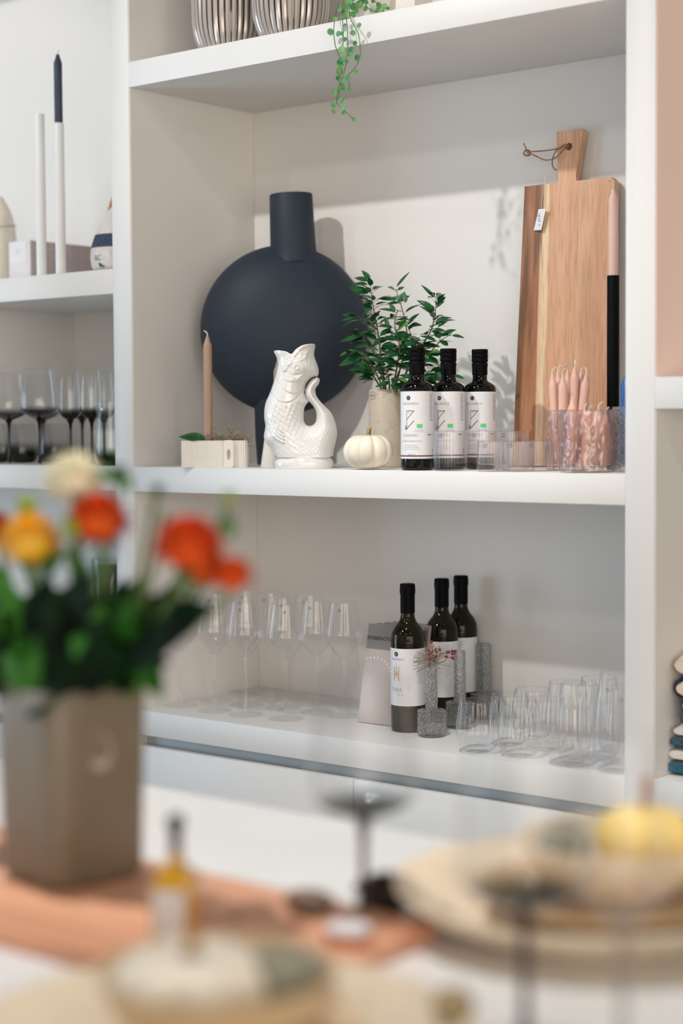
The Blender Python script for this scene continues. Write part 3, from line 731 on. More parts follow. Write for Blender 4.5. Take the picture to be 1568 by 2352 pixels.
branches = [[(450,1060,0),(420,880,-.01),(400,720,-.01),(380,560,-.02),(350,400,-.02),(330,270,-.02),(320,150,-.02)],
            [(520,1060,.01),(560,900,.0),(600,740,.01),(620,580,0),(570,350,0),(530,230,0)],
            [(500,1060,-.01),(540,860,-.02),(560,700,-.02),(520,520,-.03),(545,400,-.03)],
            [(560,1060,0),(640,860,.01),(740,700,.02),(820,560,.01),(850,430,.01),(860,320,.01),(848,290,.01)],
            [(580,1060,.01),(700,880,.0),(800,760,0),(900,650,0),(980,600,0)],
            [(440,1060,-.01),(380,940,-.02),(320,830,-.02),(240,740,-.02),(150,760,-.02)],
            [(450,1060,.01),(400,900,.01),(330,700,.01),(260,620,0),(180,610,0)],
            [(420,1060,0),(360,960,0),(320,900,0),(270,880,0)],
            [(540,1060,.02),(620,900,.03),(660,760,.03),(650,600,.02),(600,450,.02)],
            [(600,1060,.0),(720,960,.01),(820,900,.01),(930,840,.01)],
            [(380,560,-.02),(300,510,-.02),(215,450,-.02)], [(600,1060,-.01),(760,960,-.02),(880,940,-.02),(990,940,-.01)],
            [(480,1060,-.02),(470,950,-.03),(430,850,-.04),(450,750,-.05)], [(560,900,0),(520,980,-.03),(500,1010,-.035)]]
tips = []
for br in branches:
    P_ = cat([F4(*p) for p in br], 5); n = len(P_)
    stm.tube(P_, [.0016*(1-i/n)+.0005 for i in range(n)], 5)
    L_ = sum((b-a).length for a, b in zip(P_, P_[1:]))
    k = int(L_/.0078)
    for j in range(1, k+1):
        t = .22+.78*j/k; i = min(n-2, int(t*(n-1))); p = P_[i]; d = (P_[i+1]-P_[i]).normalized()
        for q in range(2 if t < .55 or rr.random() < .25 else (1 if rr.random() < .6 else 0)):
            a = rr.uniform(0, 2*PI); out = Vector((math.cos(a), math.sin(a), rr.uniform(-.2, .5)))
            dd = (d*.45+out*.9).normalized(); ln = rr.uniform(.028, .044); 
            if len(fol.v) > 0 and t > .93: ln *= .8
            stem_end = p+dd*.006; stm.tube([p, stem_end], .0005, 4, caps=False)
            leaf_mesh(yl if rr.random() < .08 else fol, stem_end, (dd+Vector((0, 0, -.15))), ln, ln*rr.uniform(.36, .46), up=Vector((rr.uniform(-.2, .7), rr.uniform(-1, .1), .7)), curl=rr.uniform(.1, .4), fold=.25)
# characteristic outer leaves
for (x0, y0, x1, y1, wd) in [(320,150,250,70,.45),(305,265,135,200,.4),(350,320,340,275,.9),(335,400,262,345,.6),(535,210,640,80,.2),(540,345,600,250,.5),(610,340,595,245,.5),(520,420,480,340,.55),(848,295,735,185,.22),(215,455,80,480,.35),(270,600,55,655,.22),(280,760,50,850,.42),(545,315,380,300,.25),(860,380,930,325,.3),(850,500,960,460,.3),(900,610,1020,555,.4),(960,690,880,640,.5),(1000,930,1090,960,.3),(870,540,950,490,.3),(470,540,440,450,.45)]:
    a, b = F4(x0, y0, -.015), F4(x1, y1, -.02); leaf_mesh(fol, a, b-a, (b-a).length, (b-a).length*wd, up=Vector((.4, -.7, .6)), curl=.06, fold=.2)
obj('branches', stm, STEMW, fp); fo = obj('foliage', fol, LEAF, fp, recalc=False); obj('young_leaves', yl, LEAFY, fp, recalc=False)

# olive oil bottles
def badge(R_, cx, cz, r):
    a = wrap(disc(cx, cz, r, y=-.0003), R_); b = wrap(join(text_mb('K', r*1.1, cx, cz, y=-.0006)), R_); return a, b
def oil_bottle(loc, label, turn):
    t = thing('olive_oil_bottle', label, 'bottle', loc, rotz=turn, group='dark olive oil bottles on the middle shelf')
    R_ = .0312
    obj('glass_body', MB().lathe([(0, .001), (.026, 0), (.0298, .002), (R_, .006), (R_, .1555), (.0300, .161), (.0240, .1665), (.0165, .170), (.0142, .174), (.0138, .20), (0, .20)], 56), OILG, t, angle=50)
    obj('cap', MB().lathe([(.0145, .183), (.0150, .1835), (.0150, .196), (.0158, .205), (.0142, .2075), (.0160, .2095), (.0160, .214), (.0150, .2155), (.0160, .217), (.0160, .222), (.0152, .2235), (.0160, .225), (.0160, .231), (.0150, .233), (0, .233)], 40), BCAP, t)
    lb = obj('paper_label', wrap(quad(-.092, .092, .0225, .1500, y=0, nx=60), R_+.0003), PAPER, t, recalc=False)
    RR = R_+.0005; X0 = -.004
    obj('stripe', wrap(quad(-.092, .092, .0265, .0290, nx=60), RR), INKR, lb, recalc=False)
    bd, bk = badge(RR, -.0155, .1375, .0042); obj('badge', bd, INK, lb, recalc=False); obj('badge_letter', bk, PAPER, lb, recalc=False)
    tx = join(text_mb('DELIGREECE', .0062, -.0125, .1265), text_mb('ELAIONAS', .0066, -.012, .0665), text_mb('NATIVES OLIVENÖL EXTRA', .0034, -.0100, .0555), text_mb('Griechisches Oliven-Extra', .0024, -.0115, .0475), text_mb('direkt aus Oliven ausschließlich', .0024, -.0105, .0440), text_mb('mechanischer Verfahren gewonnen', .0024, -.0100, .0405), text_mb('500 ml e', .0042, -.0100, .0305),
              text_mb('Aus kontrolliert', .0023, .0055, .0770), text_mb('biologischem Anbau', .0023, .0055, .0745))
    obj('lettering', wrap(tx, RR), INKG, lb, recalc=False)
    tri = join(stroke((-.0195, .1130), (-.0195, .0780), .0009), stroke((-.0195, .1130), (-.0040, .1130), .0013), stroke((-.0040, .1130), (-.0195, .0965), .0011), stroke((-.0195, .0790), (-.0040, .0945), .0013), stroke((-.018, .1095), (-.0115, .1095), .0005))
    obj('emblem', wrap(tri, RR), INKR, lb, recalc=False)
    bio = text_mb('BIO', .0052, 0, 0, bold=.0001); bio.xf(Matrix.Translation((-.0218, 0, .0815))@Matrix.Rotation(-PI/2, 4, 'Y')); obj('side_word', wrap(bio, RR), INK, lb, recalc=False)
    obj('organic_mark', wrap(quad(.0010, .0120, .0805, .0880, nx=4), RR), INKGR, lb, recalc=False)
    tab = join(*[quad(.0290, .0400, .1450-i*.0042, .1450-i*.0042+(.0004 if i % 3 else .0008), nx=3) for i in range(13)], quad(.0290, .0292, .0945, .1455), quad(.0398, .0400, .0945, .1455), *[quad(.0298, .0298+(.004+.0035*((i*7) % 3)/2), .1435-i*.0021, .1441-i*.0021, nx=2) for i in range(24)])
    obj('nutrition_table', wrap(tab, RR), INKG, lb, recalc=False)
    sp = join(*[quad(.036+i*.0007, .0363+i*.0007, .031, .041) for i in range(9)]); obj('barcode', wrap(sp, RR), INK, lb, recalc=False)
    tw = join(stroke((.0225, .0690), (.0275, .0675), .0012), stroke((.0275, .0675), (.033, .0680), .0014), stroke((.0255, .0678), (.0290, .0665), .0012)); obj('twig_print', wrap(tw, RR), INKR, lb, recalc=False)
    return t
ob = oil_bottle((.748, .040, M), 'dark olive oil bottle in front, leftmost, its whole white label showing', FACE-.10)
for p_, lab in (((.0, .0), ''),):
    pass
for (x, y), lab, tr in (((float(Y(1030, 1060, .115)[0]), .115), 'middle one of the three dark olive oil bottles, behind a ribbed tumbler', FACE-.16), ((float(Y(1102, 1060, .185)[0]), .185), 'farthest right of the three dark olive oil bottles, a leaf shadow behind it', FACE-.08)):
    c = copy_tree(ob); c.location = (x, y, M); c.rotation_euler.z = tr; c['label'] = lab
ob.location.x = float(Y(958, 1060, .040)[0])

# ribbed tumblers, two heights
def rib_tumbler(h, R_, label, loc, group):
    t = thing('ribbed_tumbler', label, 'glass', loc, group=group)
    obj('glass_wall', MB().lathe([(0, 0), (R_*.93, 0), (R_*.98, .003), (R_, .006), (R_, h-.003), (R_*.985, h), (R_*.95, h), (R_*.94, h-.003), (R_*.93, .018), (R_*.88, .0135), (0, .012)], 240, ribs=40, amp=.026, z0=.004, z1=h-.002), GLR, t, angle=60)
    obj('rim', MB().tube([(R_*.97*math.cos(a_), R_*.97*math.sin(a_), h) for a_ in [2*PI*k/56 for k in range(57)]], .0009, 6, caps=False), GLRIM, t)
    st = wrap(join(ring(0, 0, .0035, .0008)), R_+.0004); st.xf(Matrix.Rotation(YAW-.6, 4, 'Z')@Matrix.Translation((0, 0, h-.008))); obj('sticker', st, INK, t, recalc=False)
    return t
g = 'ribbed tumblers on the middle shelf'
tt_ = rib_tumbler(.074, .0325, 'tall ribbed clear tumbler in front of the middle oil bottle', XY(1033, 1078, .045, M), g)
for px, py, y, lab in ((1107, 1074, .125, 'tall ribbed clear tumbler before the right oil bottle, behind the low ones'), (1174, 1074, .120, 'tall ribbed clear tumbler between the right oil bottle and the cutting board')):
    c = copy_tree(tt_); c.location = XY(px, py, y, M); c['label'] = lab
tl = rib_tumbler(.0555, .0295, 'low ribbed clear tumbler in front, first from the left of the low ones', XY(1132, 1079, .035, M), g)
for px, y, lab in ((1190, .055, 'low ribbed clear tumbler in the middle of the three low ones'), (1236, .095, 'low ribbed clear tumbler at the foot of the cutting board beside the candle jar')):
    c = copy_tree(tl); c.location = XY(px, 1079, y, M); c['label'] = lab

# cutting board
BW = woodmat('acacia_board', [(0, (.42, .175, .085)), (.14, (.54, .25, .13)), (.285, (.46, .20, .10)), (.30, (.86, .60, .38)), (.365, (.90, .66, .43)), (.385, (.72, .40, .235)), (.52, (.78, .44, .27)), (.66, (.70, .38, .22)), (.68, (.80, .47, .29)), (.84, (.70, .38, .22)), (.86, (.64, .33, .19)), (1, (.70, .37, .22))], span=.235, dark=.95, heart=(-.05, -.03))
bl0 = Y(1181, 1062, .250); bl1 = Y(1197, 431, .355)
bc = Y(1290, 1062, .250)
cb = thing('cutting_board', 'large acacia wood cutting board with tapered handle leaning against the back', 'cutting board', (0, 0, 0))
Wb = .223; Hb = .568; Hh = .103
top_l, top_r = -.100, .104
outl = [(-.109, 0), (.109, 0), (.108, Hb-.008), (.100, Hb), (.022, Hb), (.020, Hb+.012), (.0335, Hb+.098), (.029, Hb+.103), (-.026, Hb+.103), (-.027, Hb+.10), (-.0205, Hb+.012), (-.0215, Hb), (-.0995, Hb)]
bm = bmesh.new(); hole_c = (.002, Hb+.070); 
vsf = [bm.verts.new((x, -.009, z)) for x, z in outl]
hv = [bm.verts.new((hole_c[0]+.0075*math.cos(2*PI*i/20), -.009, hole_c[1]+.0075*math.sin(2*PI*i/20))) for i in range(20)]
ed = [bm.edges.new((vsf[i], vsf[(i+1) % len(vsf)])) for i in range(len(vsf))]+[bm.edges.new((hv[i], hv[(i+1) % 20])) for i in range(20)]
bmesh.ops.triangle_fill(bm, use_beauty=True, edges=ed)
# drop any triangles inside the hole
for f in bm.faces[:]:
    if all(v in hv for v in f.verts): bm.faces.remove(f)
g_ = bmesh.ops.extrude_face_region(bm, geom=bm.faces[:]); 
for v in [q for q in g_['geom'] if isinstance(q, bmesh.types.BMVert)]: v.co.y = .009
mbd = MB().bm(bm); bo = obj('board', mbd, BW, cb, angle=30)
bc = Y(1287, 1062, .345)
cb.location = (float(bc[0]), .345, M+.0015); cb.rotation_euler = (-.058, 0, 0)
zh = hole_c[1]
cpts = [(.002, .012, zh), (.003, -.012, zh+.001), (-.006, -.018, zh-.008), (-.022, -.022, zh-.023), (-.045, -.022, zh-.024), (-.075, -.018, zh-.010), (-.092, -.016, zh-.004)]
cpts2 = [(.002, .012, zh-.002), (.0015, -.011, zh+.003), (-.008, -.015, zh+.003), (-.024, -.018, zh-.010), (-.034, -.012, zh-.030), (-.030, -.008, zh-.042), (-.024, -.010, zh-.043)]
cpts3 = [(.000, -.012, zh+.002), (-.018, -.014, zh-.002), (-.045, -.016, zh-.004), (-.07, -.016, zh-.003), (-.090, -.015, zh-.001), (-.098, -.014, zh+.010), (-.102, -.014, zh+.017)]
cm = MB()
for c_ in (cpts, cpts2, cpts3): cm.tube(cat(c_, 6), .0014, 8)
for q in range(3): cm.tube(cat([(-.092+.006*math.cos(a_+q), -.016+.004*math.sin(a_*1.3+q), zh-.004+.006*math.sin(a_+q*.8)) for a_ in [k*PI/3 for k in range(7)]], 4), .0015, 7)
obj('leather_cord', cm, CORD, cb)
tg = obj('price_tag', MB().add([(-.072, -.013, .476), (-.050, -.020, .474), (-.040, -.021, .516), (-.062, -.013, .518), (-.072, -.0124, .476), (-.050, -.0194, .474), (-.040, -.0204, .516), (-.062, -.0124, .518)], [(0, 1, 2, 3), (4, 7, 6, 5), (0, 4, 5, 1), (1, 5, 6, 2), (2, 6, 7, 3), (3, 7, 4, 0)]), TAG, cb, smooth=False)
pr = text_mb('€ 69,00', .0085, 0, 0); pr.xf(Matrix.Translation((-.0560, -.0190, .496))@Matrix.Rotation(.29, 4, 'Z')@Matrix.Rotation(1.40-PI, 4, 'Y')); obj('price_lettering', pr, INKG, tg, recalc=False)
obj('tag_string', MB().tube(cat([(-.052, -.017, .512), (-.056, -.012, .535), (-.053, -.010, .56), (-.051, -.0095, .585)], 4), .0004, 4), TAG, cb)

# black candle holder with pink candle
hx = XY(1407, 1070, .235, M)
bh = thing('tall_candle_holder', 'tall slim black tube candle holder beside the cutting board', 'candle holder', hx)
sB = PM(hx)
obj('tube', MB().lathe([(0, 0), (.0112, 0), (.0115, .001), (.0115, .3625), (.0112, .3635), (.0092, .3635), (.0090, .345), (0, .345)], 32), BLACK, bh)
candle(None, .178, .0093, PINKL, 'pale pink taper candle in the tall black holder', (hx[0], hx[1], M+.346), wl=.016)

# textured candle jars and loose candles
from mathutils import noise as mnoise
def pebble(mb, R_, amp, fa, fz, z0=.004, z1=1e9):
    """push the outer wall in and out in a moulded glass texture"""
    out = []
    for x, y, z in mb.v:
        r = math.hypot(x, y)
        if r > R_*.96 and z0 < z < z1:
            a = math.atan2(y, x); q = mnoise.noise(Vector((math.cos(a)*R_*fa, math.sin(a)*R_*fa, z*fz))); k = 1+amp*(abs(q)*2-.5)/R_
            x, y = x*k, y*k
        out.append((x, y, z))
    mb.v = out; return mb
def wallprof(R_, z0, z1, n): return [(R_, z0+(z1-z0)*i/n) for i in range(n+1)]
def jar(loc, R_, h, label, mt=GLB, fa=150, fz=48, amp=.0022):
    t = thing('candle_jar', label, 'glass jar', loc, group='textured glass jars of candles')
    m = MB().lathe([(0, 0), (R_*.97, 0)]+wallprof(R_, .003, h-.001, 44)+[(R_*.985, h), (R_*.94, h), (R_*.93, h-.002), (R_*.92, .016), (R_*.86, .0125), (0, .012)], 150)
    obj('glass_wall', pebble(m, R_, amp, fa, fz), mt, t, angle=80)
    return t
V1 = XY(1346, 1084, .055, M); jar(V1, .0485, .1115, 'wide textured clear glass jar in front holding short pink candles')
V2 = XY(1302, 1080, .155, M); jar(V2, .0395, .112, 'textured clear glass jar behind the front jar with a bunch of tall pink candles')
V3 = XY(1446, 1082, .085, M); jar(V3, .0300, .116, 'pebbled glass jar with blue candle beside the right upright', GLP, 420, 400, .0012)
for k, (px, top, dy, mt) in enumerate([(1268, 862, -.012, PINKW), (1292, 866, -.025, PINKW), (1303, 855, .008, PINKW), (1281, 856, .018, PINKW), (1320, 845, -.008, PINKW), (1334, 858, .014, PINKW), (1346, 862, -.004, PINKW)]):
    wy = V2[1]+dy; P1 = Y(px, top, wy); bx_ = V2[0]+(P1[0]-V2[0])*.55; by = V2[1]+dy*.75
    h_ = P1[2]-M-.0125; dx = P1[0]-bx_; dy2 = wy-by
    lab = ['leftmost tall pink candle of the bunch in the rear jar', 'second pink candle from the left at the front of the rear jar bunch', 'pink candle in the centre back of the rear jar bunch', 'thin looking pink candle tucked behind the two left ones in the rear jar', 'tallest pink candle of the bunch in the rear jar', 'pink candle just right of the tallest one in the rear jar', 'rightmost tall pink candle of the bunch in the rear jar'][k]
    candle(None, h_, .0086, mt, lab, (bx_, by, M+.0135), rot=(-math.atan2(dy2, h_), math.atan2(dx, h_), 0), group='pink candles in the glass jars', wl=.014)
for k, (dx, dy, h_, lean) in enumerate([(-.030, -.012, .118, .05), (.006, .018, .098, -.1), (-.006, -.024, .094, .12), (.022, .002, .099, 0), (.030, -.020, .090, .02), (-.020, .022, .094, -.04)]):
    lab = ['short pink candle standing at the left of the front jar, tip above the rim', 'short pink candle at the back of the front jar', 'short pink candle in the middle front of the front jar', 'short pink candle right of the middle in the front jar', 'rightmost short pink candle in the front jar', 'short pink candle at the back left of the front jar'][k]
    c, s = math.cos(YAW), math.sin(YAW)
    candle(None, h_, .0086, PINKW, lab, (V1[0]+dx*c-dy*s, V1[1]+dx*s+dy*c, M+.0135), rot=(lean*.4, lean, 0), group='pink candles in the glass jars', wl=.012)
bcx = Y(1437, 870, V3[1]); candle(None, .160, .0115, BLUEW, 'bright blue candle in the pebbled jar beside the right upright', (float(bcx[0])+.002, V3[1], M+.0135), wl=.014)

# ------------------------------------------------------------------ LEFT BAY, upper level (1.549)
LZ = 1.549
for k, (px, hpx, lab) in enumerate(((96, 262, 'tall slim white tube candle holder, empty, the left of the pair'), (140, 283, 'tall slim white tube candle holder carrying a navy candle'))):
    y_ = .028; x, yy, z = XY(px, 628, y_, LZ); top = Y(px-4, hpx, y_)[2]; h_ = top-LZ
    t = thing('tall_candle_holder', lab, 'candle holder', (x, yy, z), group='tall white candle holders')
    obj('tube', MB().lathe([(0, 0), (.0112, 0), (.0115, .001), (.0115, h_-.001), (.0112, h_), (.0094, h_), (.009, h_-.02), (0, h_-.02)], 32), WHITEM, t)
    if k: candle(None, .172, .0093, NAVY2, 'navy blue taper candle on the white holder', (x, yy, LZ+h_-.0195), wl=.008)
# boxed goods
bx0 = XY(70, 632, .055, LZ)
gb = thing('gift_box', 'pale grey carton with small print standing behind the white candle holders', 'box', bx0)
hB = .090; GREYB = mat('pale_grey_card', (.74, .70, .71), .6, .01, 30); PINKG = mat('mauve_card', (.60, .54, .54), .6, .02, 30)
obj('box_body', MB().box(-.075, 0, 0, .215, 0, hB, .001), GREYB, gb)
obj('side_print', MB().box(.0003, .0010, .002, .213, .001, hB-.001), PINKG, gb, smooth=False)
obj('front_label', MB().box(-.070, -.012, -.0008, -.0002, .040, hB-.002), PAPER, gb, smooth=False)
tx = join(text_mb('linen', .008, -.041, .070, y=-.0012), text_mb('napkins', .006, -.041, .061, y=-.0012)); 
lines = MB()
for i in range(15):
    z_ = .083-i*.0052
    for a_, c_ in ((.012, .062), (.068, .118), (.124, .160), (.165, .200)):
        if (i*3+int(a_*100)) % 7 == 0: continue
        lines.add([(.0013, a_, z_), (.0013, c_-.004*(i % 3), z_), (.0013, c_-.004*(i % 3), z_+.0014), (.0013, a_, z_+.0014)], [(0, 1, 2, 3)])
obj('lettering', join(MB().box(-.050, -.034, -.0012, -.0008, .0690, .0696), MB().box(-.048, -.036, -.0012, -.0008, .0650, .0656), MB().box(-.049, -.035, -.0012, -.0008, .0610, .0614)), INKG, gb, smooth=False)
obj('fine_print', lines, mat('faded_print', (.46, .41, .42), .6), gb, recalc=False, smooth=False)
# felt vase at left frame edge
fvx = XY(-6, 634, .17, LZ)
fl = thing('felt_bottle_vase', 'cream felt bottle shaped vase with a thin green thread at the left frame edge', 'vase', fvx)
obj('felt_body', MB().lathe([(a.x, a.y) for a in cat([(.0, 0, 0), (.044, 0, 0), (.050, .03, 0), (.0485, .09, 0), (.046, .14, 0), (.036, .185, 0), (.018, .218, 0), (.008, .226, 0), (0, .227, 0)], 5)], 48), FELT, fl)
obj('thread', MB().tube([(.0475*math.cos(a_), .0475*math.sin(a_), .148+.004*math.sin(a_*2)) for a_ in [2*PI*k/40 for k in range(41)]], .0009, 5), mat('sage_thread', (.22, .32, .22), .9), fl)
# round wood board
RBW = woodmat('red_brown_board', [(0, (.34, .11, .03)), (.5, (.46, .17, .05)), (1, (.38, .13, .04))], span=.3, dark=.6, gscale=18)
rc = Y(352, 462, .365); rb = thing('round_serving_board', 'round reddish brown wooden board leaning at the back, mostly behind the upright', 'serving board', (rc[0], .345, LZ+.003), rot=(-.08, 0, 0))
obj('board', MB().lathe([(0, -.008), (.148, -.008), (.151, -.005), (.151, .005), (.148, .008), (0, .008)], 72).xf(Matrix.Translation((0, 0, .153))@Matrix.Rotation(PI/2, 4, 'X')), RBW, rb)
# fabric stop with blue band
fe = XY(270, 618, .06, LZ)
fb = thing('fabric_door_stop', 'cream canvas egg shaped door stop with a blue woven band beside the upright', 'door stop', fe)
prof = [(a.x, a.y) for a in cat([(.0, 0, 0), (.048, .002, 0), (.0585, .02, 0), (.0575, .05, 0), (.046, .085, 0), (.030, .115, 0), (.015, .138, 0), (0, .150, 0)], 6)]
lo = [p for p in prof if p[1] <= .052]; mid = [(r+.0004, z) for r, z in prof if .050 <= z <= .085]; 
obj('canvas_body', MB().lathe(prof, 48), TOWW, fb)
obj('blue_band', MB().lathe(mid, 48), mat('denim_blue_weave', (.07, .10, .17), .9, .3, 400, .4, 500), fb)
ltr = wrap(join(text_mb('BC', .016, 0, .026)), .0595); ltr.xf(Matrix.Rotation(YAW-.68, 4, 'Z')); obj('stitched_letters', ltr, mat('green_thread', (.05, .13, .10), .9), fb, recalc=False)
bird = wrap(join(disc(.004, .010, .0035), stroke((.006, .009), (.014, .006), .003), stroke((.004, .008), (.003, .002), .001), stroke((.008, .007), (.009, .002), .001), disc(.0, .0135, .002)), .0597); bird.xf(Matrix.Rotation(YAW-.60, 4, 'Z')); obj('stitched_bird', bird, INK, fb, recalc=False)

# ------------------------------------------------------------------ LEFT BAY, glasses on the middle shelf level
def smoke_glass(kind, loc, label, h=.212, group='smoke tinted wine glasses'):
    t = thing('smoked_wine_glass', label, 'wine glass', loc, group=group)
    if kind == 'wide': pr = [(.0045, .100), (.010, .1035), (.026, .1095), (.040, .118), (.0440, .130), (.0435, .150), (.0395, .180), (.0345, h)]
    else: pr = [(.0045, .100), (.009, .103), (.019, .110), (.0255, .122), (.0265, .135), (.0262, .160), (.0235, .195), (.0215, h)]
    pr = [(a.x, a.y) for a in cat([(r, z, 0) for r, z in pr], 4)]
    obj('bowl', MB().lathe(pr, 48), GLSM, t, recalc=False)
    obj('rim', MB().tube([(pr[-1][0]*math.cos(a_), pr[-1][0]*math.sin(a_), h) for a_ in [2*PI*k/48 for k in range(49)]], .0007, 6, caps=False), GLRIM, t)
    obj('stem', MB().lathe([(.0065, .003), (.0040, .012), (.0032, .03), (.0032, .075), (.0045, .094), (.0085, .1015), (0, .102)], 20), GLST, t)
    obj('foot', MB().lathe([(0, .0005), (.036, .0005), (.0365, .0012), (.030, .002), (.012, .004), (.006, .009), (0, .011)], 48), GLF, t)
    return t
sgw = smoke_glass('wide', XY(24, 1070, .05, M), 'wide smoked wine glass cut by the left frame edge')
sgw.location = XY(22, 1068, .045, M)
c = copy_tree(sgw); c.location = XY(92, 1067, .03, M); c['label'] = 'wide smoked wine glass in front, left of the two narrow ones'
c.scale = (1, 1, 1.035)
c = copy_tree(sgw); c.location = XY(100, 1063, .22, M); c['label'] = 'wide smoked wine glass directly behind the front wide one'
sgn = smoke_glass('narrow', XY(163, 1066, .05, M), 'narrow smoked wine glass left of its twin')
c = copy_tree(sgn); c.location = XY(212, 1066, .055, M); c['label'] = 'narrow smoked wine glass behind the clear green based tumbler, nearest the upright'; c.scale = (1, 1, 1.01)
c = copy_tree(sgn); c.location = XY(190, 1062, .22, M); c['label'] = 'narrow smoked wine glass in the back row between the front two'
c = copy_tree(sgn); c.location = XY(240, 1064, .16, M); c['label'] = 'narrow smoked wine glass behind, half hidden by the upright'
def tumb(loc, lab):
    t = thing('smoked_tumbler', lab, 'glass', loc, group='stemless smoked tumblers')
    obj('glass_wall', MB().lathe([(a.x, a.y) for a in cat([(.001, .001, 0), (.026, .001, 0), (.037, .012, 0), (.040, .03, 0), (.036, .065, 0), (.031, .095, 0)], 4)], 40), GLTB, t, recalc=False)
    return t
st = tumb(XY(8, 1064, .14, M), 'stemless smoked tumbler at the left frame edge')
for px, y_, lab in ((50, .15, 'stemless smoked tumbler between the two wide smoked glasses'), (88, .30, 'stemless smoked tumbler in the back row behind the wide glass'), (125, .17, 'stemless smoked tumbler just right of the front wide glass stem'), (30, .28, 'stemless smoked tumbler in the back row near the left divider')):
    c = copy_tree(st); c.location = XY(px, 1064, y_, M); c['label'] = lab
gt = thing('green_base_tumbler', 'clear highball glass with a green bottom touching the upright', 'glass', XY(254, 1068, .035, M))
obj('glass_wall', MB().lathe([(a.x, a.y) for a in cat([(.001, .001, 0), (.022, .001, 0), (.031, .018, 0), (.0345, .045, 0), (.032, .09, 0), (.029, .142, 0)], 5)], 48), GLG, gt, recalc=False)
obj('rim', MB().tube([(.029*math.cos(a_), .029*math.sin(a_), .142) for a_ in [2*PI*k/48 for k in range(49)]], .0008, 6, caps=False), GLRIM, gt)
stt = wrap(disc(0, .125, .0035), .0305); stt.xf(Matrix.Rotation(YAW-.5, 4, 'Z')); obj('sticker', stt, TAG, gt, recalc=False)

# LEFT BAY, lowest open level: lantern, wicker, jar
ln = thing('glass_lantern', 'tall clear glass cylinder lantern on the lowest left shelf behind the flowers', 'lantern', XY(262, 1600, .20, LC))
hl = .305
obj('glass_wall', MB().lathe([(0, .002), (.050, .002), (.050, hl), (.048, hl), (.048, .006), (0, .006)], 48), JAR, ln, angle=40)
gd = thing('wicker_pumpkin', 'brown wicker ball decoration inside the glass lantern', 'decoration', (ln.location.x, ln.location.y, LC+.19))
gd.location.z = LC+.0065
wm = MB().lathe([(0, 0), (.026, 0), (.034, .02), (.034, .16), (.028, .17), (.026, .19), (.040, .22), (.044, .26), (.036, .282), (0, .285)], 40)
for q in range(10):
    zz = .195+q*.009; rr_ = .040+.004*math.sin(q*.6)
    wm.tube([((rr_+.0015*math.sin(a_*9+q*1.5))*math.cos(a_), (rr_+.0015*math.sin(a_*9+q*1.5))*math.sin(a_), zz) for a_ in [2*PI*k/60 for k in range(61)]], .0035, 5, caps=False)
obj('wicker', wm, BASK, gd)
jr = thing('preserve_jar', 'small jar of dark preserve with grey lid and white label beside the upright', 'jar', XY(262, 1592, .06, LC))
obj('contents', MB().lathe([(0, 0), (.022, 0), (.0235, .002), (.0235, .070), (.020, .076), (0, .076)], 32), mat('preserve', (.10, .025, .008), .15, .2, 60, coat=1), jr)
obj('lid', MB().lathe([(.0225, .076), (.0228, .077), (.0228, .089), (.0218, .091), (0, .091)], 32), mat('grey_lid', (.13, .16, .15), .35, metal=.3), jr)
obj('paper_label', MB().lathe([(.0238, .004), (.0238, .055)], 32), PAPER, jr)
def basket(px, y_, R_, h, lab):
    t = thing('wicker_basket', lab, 'basket', XY(px, 1600, y_, LC), group='dark wicker baskets on the lowest left shelf'); m = MB(); 
    m.lathe([(0, 0), (R_*.8, 0), (R_*.94, h*.5), (R_*.92, h), (R_*.84, h), (R_*.84, h*.5), (R_*.7, .01), (0, .01)], 40)
    for q in range(int(h/.011)): 
        zz = .008+q*.011; b0 = R_*(.82+.14*min(1, zz/(h*.5)))
        m.tube([((b0+.003*math.sin(a_*12+q*PI))*math.cos(a_), (b0+.003*math.sin(a_*12+q*PI))*math.sin(a_), zz) for a_ in [2*PI*k/72 for k in range(73)]], .0055, 5, caps=False)
    obj('wicker', m, BASK, t)
basket(186, .10, .060, .115, 'dark wicker basket nearest the preserve jar'); basket(40, .20, .075, .13, 'dark wicker basket behind the flower stems at left frame edge')

# ------------------------------------------------------------------ LOWER COMPARTMENT
# clear wine glasses
def wine_glass(loc, lab):
    t = thing('wine_glass', lab, 'wine glass', loc, group='clear ribbed wine glasses on the base cabinet'); h = .243
    pr = [(.0048, .122), (.010, .1265), (.024, .142), (.034, .156), (.0385, .170), (.0375, .190), (.0335, .215), (.0292, h)]
    pr = [(a.x, a.y) for a in cat([(r, z, 0) for r, z in pr], 4)]
    obj('bowl', MB().lathe(pr, 120, ribs=24, amp=.012, z0=.121, z1=h+.01), GLS, t, recalc=False, angle=70)
    obj('rim', MB().tube([(.0292*math.cos(a_), .0292*math.sin(a_), h) for a_ in [2*PI*k/48 for k in range(49)]], .0007, 6, caps=False), GLRIM, t)
    obj('stem', MB().lathe([(.0062, .004), (.0042, .014), (.0036, .03), (.0037, .09), (.0048, .112), (.0068, .121), (.006, .125), (0, .1255)], 20), GLF, t)
    obj('foot', MB().lathe([(0, .0005), (.0375, .0005), (.0380, .0012), (.030, .002), (.012, .004), (.0062, .009), (0, .011)], 56), GLF, t)
    s_ = wrap(join(ring(0, 0, .0034, .0005), text_mb('B', .005)), .0345); s_.xf(Matrix.Rotation(YAW-.25+random.uniform(-.5, .5), 4, 'Z')@Matrix.Translation((0, 0, .228))); s_.v = [(x*(.0320/.0345), y*(.0320/.0345), z) for x, y, z in s_.v]
    obj('sticker', s_, INK, t, recalc=False)
    return t
